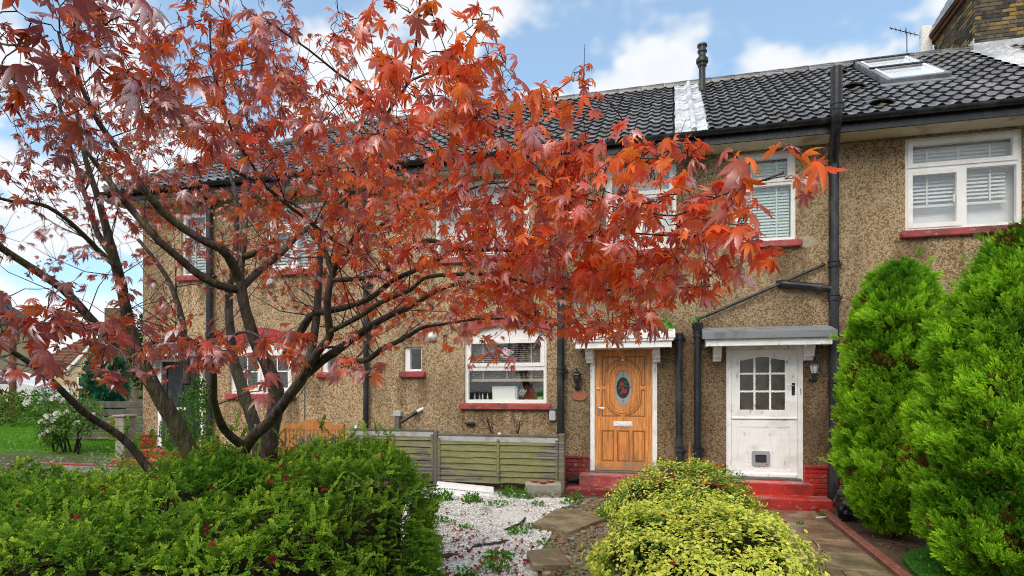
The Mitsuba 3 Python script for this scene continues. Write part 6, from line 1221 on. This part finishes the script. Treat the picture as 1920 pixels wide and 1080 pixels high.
# twig tips: one for about four leaves, drawn inside the clumps
tips, tl = [], []
for cx, cy, cz, rx, ry, rz, n in CLUMPS:
    n = n * (2.35 if cy > 2.9 else 1.75); k = max(1, int(round(n / 3.8))); d = rand_dirs(k, r_) * (r_.random((k, 1)) ** .42); tips.append(np.array([cx, cy, cz]) + d * [rx, ry, rz] * 1.12); tl += [n / k] * k
tips = np.vstack(tips); tl = np.array(tl)
dist = cKDTree(tree_pts).query(tips)[0]; order = np.argsort(dist)
pts = list(tree_pts); twigs = MB(); tipdir = np.zeros_like(tips); kd = cKDTree(np.array(pts)); since = 0; new = []
for q, i in enumerate(order):
    t = tips[i]
    if since > 60: pts += new; new = []; kd = cKDTree(np.array(pts)); since = 0
    d, j = kd.query(t, k=4); j = j[min(3, int(r_.integers(2)))]; a = np.array(pts[j]); L = np.linalg.norm(t - a); up = np.array([0, 0, .16 * L]); side = .10 * L * r_.normal(size=3)
    mid1, mid2 = a + (t - a) * .35 + up * .7 + side, a + (t - a) * .7 + up * .9 + side * .6; u = np.linspace(0, 1, 7)[:, None]
    c = (1 - u) ** 3 * a + 3 * u * (1 - u) ** 2 * mid1 + 3 * u ** 2 * (1 - u) * mid2 + u ** 3 * t; c[1:-1] += .006 * r_.normal(size=(5, 3))
    r0 = min(.0045, .0016 + .0035 * L); v, f = tube(c, np.linspace(r0, .0011, 7), 3, cap=False); twigs.add(v, f); tipdir[i] = nrm(c[-1] - c[-3]); new += list(c[3:]); since += 1
part(mk, 'twigs', twigs.ply('twig', smooth=True), stuff=True)
# fine bare twigs that reach past the leaves
bt = MB()
for i in range(420):
    t = tips[r_.integers(len(tips))]; d = nrm(np.array([r_.normal() * .8, r_.normal() * .5, abs(r_.normal()) * .6 + .1])); L = r_.uniform(.10, .30) * min(1, t[1] / 3.5) ** 1.5; c = np.array([t, t + d * L * .5 + [0, 0, .01], t + d * L + [0, 0, .04]]); bt.add(*tube(c, [.0016, .0012, .0007], 4, cap=False))
far_pts = tree_pts[(tree_pts[:, 1] > 3.3) & (tree_pts[:, 0] < -.6)]
for i in range(150):     # bare side shoots on the limbs
    t = far_pts[r_.integers(len(far_pts))]; d = nrm(np.array([r_.normal(), r_.normal() * .7, abs(r_.normal()) * .9 + .1])); L = r_.uniform(.25, .8) * min(1, t[1] / 4); c = np.array([t, t + d * L * .4 + .03 * r_.normal(size=3), t + d * L * .75 + [0, 0, .05 * L], t + d * L + [0, 0, .14 * L]]); bt.add(*tube(c, [.0045, .0034, .0022, .001], 4, cap=False))
part(mk, 'bare_twigs', bt.ply('twig', smooth=True), stuff=True)

def maple_template(teeth, lobes=7):
    """palmate leaf in the xy plane, stalk joint at the origin, middle lobe along +x -> v, f, rib weight"""
    la = np.radians([0, 36, 74, 116])[: (lobes + 1) // 2]; ll = np.array([1.0, .93, .72, .40])[: (lobes + 1) // 2]; ang = np.r_[-la[:0:-1], la]; ln = np.r_[ll[:0:-1], ll]
    V = [[0, 0, 0]]; rib = [1.0]; F = []
    for i, (a, l) in enumerate(zip(ang, ln)):
        d = np.array([math.cos(a), math.sin(a), 0]); s = np.array([-d[1], d[0], 0]); p = lambda u, w, z: (d * l * u + s * w * l + [0, 0, z * l])
        if teeth: prof = [(.30, .10), (.42, .145), (.46, .132), (.56, .168), (.60, .145), (.70, .140), (.73, .108), (.82, .095), (.85, .062), (1, 0)]
        else: prof = [(.30, .09), (.55, .165), (.78, .095), (1, 0)]
        nb = len(V); mids = [.32, .6, .82] if teeth else [.5]
        for u in mids: V.append(p(u, 0, .035)); rib.append(.9)
        L0 = len(V)
        for u, w in prof[:-1]: V.append(p(u, w, -.02)); rib.append(0)
        R0 = len(V)
        for u, w in prof[:-1]: V.append(p(u, -w, -.02)); rib.append(0)
        tip = len(V); V.append(p(1, 0, -.02)); rib.append(.2)
        m = len(prof) - 1
        def fill(start, sg):
            chain = [start + k for k in range(m)] + [tip]; mc = [0] + [nb + k for k in range(len(mids))] + [tip]; mu = [0] + mids + [1]; cu = [u for u, _ in prof]; i_, j_ = 0, 0
            while i_ < len(chain) - 1 or j_ < len(mc) - 1:
                if j_ < len(mc) - 1 and (i_ == len(chain) - 1 or mu[j_ + 1] <= cu[min(i_ + 1, len(cu) - 1)]): t3 = [mc[j_], mc[j_ + 1], chain[i_]]; j_ += 1
                else: t3 = [mc[j_], chain[i_ + 1], chain[i_]]; i_ += 1
                if len(set(t3)) == 3: F.append(t3 if sg > 0 else t3[::-1])
        fill(L0, 1); fill(R0, -1)
    # webs between neighbouring lobes
    n0 = 1; per = (len(V) - 1) // len(ang); mm = 3 if teeth else 1; mp = 9 if teeth else 3
    for i in range(len(ang) - 1):
        a = 1 + i * per + mm; b = 1 + (i + 1) * per + mm + mp; F.append([0, b, a])
    return np.array(V), np.array(F), np.array(rib)
M_HI, M_LO = maple_template(True), maple_template(False)
def place_leaves(tpl, pos, a, z, size, curl, fold, r, tone):
    V, F, rib = tpl; n = len(pos); x, y = V[:, 0], V[:, 1]; rr = np.hypot(x, y)
    tv = np.broadcast_to(V, (n,) + V.shape).copy(); tv[:, :, 1] *= r.uniform(.74, 1.06, (n, 1)); tv[:, :, 0] += tv[:, :, 1] * r.normal(size=(n, 1)) * .14; tv[:, :, 0] *= 1 + .22 * np.sin(3 * y + r.uniform(0, 6.3, (n, 1))); lob = r.normal(size=(n, 1)) * .10
    tv[:, :, 2] += -curl[:, None] * rr ** 2 - fold[:, None] * np.abs(y) * .5 + lob * np.sin(y * 5.0 + r.uniform(0, 6, (n, 1))) * rr - .22 * curl[:, None] * np.maximum(0, rr - .55)
    col = tone[:, None] * (1 - rib[None, :, None] * np.array([.10, .25, .1])) + rib[None, :, None] * np.array([.06, .0, .01])
    col = col * (1 + .22 * (r.random((n, V.shape[0], 1)) - .5)); return tv, F, col
# leaves
P_, A_, D_ = [], [], []
for i in range(len(tips)):
    k = max(1, int(tl[i] + r_.random())); ax = tipdir[i]
    for q in range(k):
        b = tips[i] - ax * (.045 * (q // 2)) ; ang = r_.uniform(0, 6.283); t1 = nrm(np.cross(ax, [.2, .1, .95]) + 1e-6); t2 = np.cross(ax, t1); side = t1 * math.cos(ang) + t2 * math.sin(ang)
        pet = nrm(side * .8 + ax * .5 + np.array([0, 0, .15])); P_.append(b + pet * r_.uniform(.02, .045)); A_.append(pet); D_.append(b)
P_, A_, D_ = np.array(P_), np.array(A_), np.array(D_); n = len(P_)
hor = nrm(A_ * [1, 1, 0] + .25 * r_.normal(size=(n, 3)) * [1, 1, 0]); pitch = np.radians(np.clip(r_.normal(36, 24, n), -15, 88)); a = hor * np.cos(pitch)[:, None] + np.array([0, 0, -1]) * np.sin(pitch)[:, None]
z = nrm(np.array([0, 0, 1.0]) + hor * np.tan(np.clip(pitch, 0, 1.3))[:, None] + .45 * r_.normal(size=(n, 3)))
size = np.clip(r_.normal(.044, .014, n), .019, .080) * np.where(P_[:, 1] < 3.0, 1.0, .84)
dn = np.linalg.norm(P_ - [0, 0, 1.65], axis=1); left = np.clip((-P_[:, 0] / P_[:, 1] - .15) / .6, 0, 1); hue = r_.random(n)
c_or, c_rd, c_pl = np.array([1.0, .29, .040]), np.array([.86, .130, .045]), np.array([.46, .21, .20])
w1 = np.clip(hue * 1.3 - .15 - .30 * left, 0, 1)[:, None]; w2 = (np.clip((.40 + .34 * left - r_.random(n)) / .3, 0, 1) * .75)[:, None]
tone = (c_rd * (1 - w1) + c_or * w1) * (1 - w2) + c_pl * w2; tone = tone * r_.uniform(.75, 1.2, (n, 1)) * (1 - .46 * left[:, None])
curl = np.clip(r_.normal(.34, .36, n), -.25, 1.3); fold = np.clip(r_.normal(.32, .34, n), -.2, 1.2)
in_view = (np.abs(P_[:, 0] / P_[:, 1]) < .86) & (P_[:, 1] > .5); score = np.where(in_view, size / dn, 0); big = np.argsort(-score)[:300]; rest = np.setdiff1d(np.arange(n), big)
R_ = frame_from(a, z)
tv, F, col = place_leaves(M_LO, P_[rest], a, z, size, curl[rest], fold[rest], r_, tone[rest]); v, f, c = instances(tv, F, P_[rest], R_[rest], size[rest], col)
pet = MB()
part(mk, 'foliage', PLY((v, f), 'maple_leaf', color=c, smooth=True), stuff=True)
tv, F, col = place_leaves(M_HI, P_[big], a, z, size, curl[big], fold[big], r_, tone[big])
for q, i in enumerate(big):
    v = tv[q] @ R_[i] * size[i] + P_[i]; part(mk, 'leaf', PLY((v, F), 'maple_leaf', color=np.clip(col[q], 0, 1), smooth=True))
for i in range(n):
    if dn[i] < 3.4: pet.add(*tube([D_[i], (D_[i] + P_[i]) / 2 + [0, 0, .006], P_[i]], [.0011, .0009, .0008], 3, cap=False))
part(mk, 'leaf_stalks', pet.ply('red_stalk'), stuff=True); mat('red_stalk', (.25, .04, .04), .5, .4)
# fallen leaves
def fallen(pos, normals, label, group, r, size=.05):
    m = len(pos); yaw = rand_dirs(m, r); zz = nrm(normals + .35 * r.normal(size=(m, 3))); tone = np.array([.14, .020, .02]) * r.uniform(.4, 1.6, (m, 1)) + np.array([.05, .01, 0]) * r.random((m, 1)); tv, F, col = place_leaves(M_LO, pos, None, None, None, r.uniform(-.3, .7, m), r.uniform(0, .6, m), r, tone); R = frame_from(nrm(np.cross(zz, yaw)), zz)
    for q in range(m): solo('fallen_leaf', PLY((tv[q] @ R[q] * size * r.uniform(.7, 1.2) + pos[q], F), 'leaf', color=np.clip(col[q], 0, 1), smooth=True), label, 'leaf', group)
import shapely
def on_bush(poly, H, m, r, lift=.03):
    p, nn = mound_points(poly, H, m * 12, r, rough=.16); w = (p[:, 0] / p[:, 1] > -.84) & (p[:, 1] > 2.6) & (nn[:, 1] < .6); p, nn = p[w][:m], nn[w][:m]; return p + nn * lift, nrm(nn + [0, -.3, .5])
p, nn = on_bush(HED, hedH, 80, np.random.default_rng(300)); fallen(p, nn, 'dark red fallen maple leaf caught on the green hedge', 'fallen maple leaves on the hedge', r_, .036)
p, nn = on_bush(E2_, lambda x, y: .50 + .10 * np.exp(-((x - 1.5) / .8) ** 2), 12, np.random.default_rng(301)); fallen(p, nn, 'dark red fallen maple leaf lying on the bright yellow shrub', 'fallen maple leaves on the yellow shrub', r_, .042)
q = np.random.default_rng(302).normal([-.3, 5.6], [.55, .9], (650, 2)); q2 = np.random.default_rng(303).uniform([-.9, 4.6], [1.2, 9.0], (260, 2)); q = np.vstack([q, q2]); w = shapely.contains_xy(GRAV.union(COB), q[:, 0], q[:, 1]) & (meshkit.fbm(np.c_[q * 2.2, q[:, :1] * 0], 3) > .44); q = q[w]; m = len(q); rr_ = np.random.default_rng(304)
tone = np.array([.22, .03, .03]) * rr_.uniform(.4, 1.5, (m, 1)) + rr_.random((m, 1)) * [.10, .04, .0]; zz = nrm(np.array([0, 0, 1]) + .5 * rr_.normal(size=(m, 3))); tv, F, col = place_leaves(M_LO, q, None, None, None, rr_.uniform(-.6, .9, m), rr_.uniform(0, .9, m), rr_, tone)
v, f, c = instances(tv, F, np.c_[q, ground_z(q[:, 0], q[:, 1]) + .045], frame_from(rand_dirs(m, rr_) * [1, 1, .2], zz), rr_.uniform(.02, .04, m), col); k = solo('leaf_litter', PLY((v, f), 'leaf', color=np.clip(c, 0, 1), smooth=True), 'scattered small red fallen leaves on the white gravel and the cobbles', 'leaves'); labels[k]['kind'] = 'stuff'
# wood chips and dry leaves on the bare soil under the conifer
q = rr_.uniform([4.0, 6.3], [5.6, 8.3], (700, 2)); s_, t_ = st_of(q[:, 0], q[:, 1]); q = q[s_ > 4.74]; m = len(q); v, f, c = instances(OV * [1, .5, .25], OF, np.c_[q, ground_z(q[:, 0], q[:, 1]) + .02], frame_from(rand_dirs(m, rr_) * [1, 1, .3], np.tile([0, 0, 1.], (m, 1))), rr_.uniform(.010, .03, m), np.array([.12, .06, .04]) * rr_.uniform(.4, 1.8, (m, 1))); k = solo('bark_chips', PLY((v, f), 'vc_matte', color=c), 'brown bark chips on the bare soil under the left conifer', 'bark chips'); labels[k]['kind'] = 'stuff'
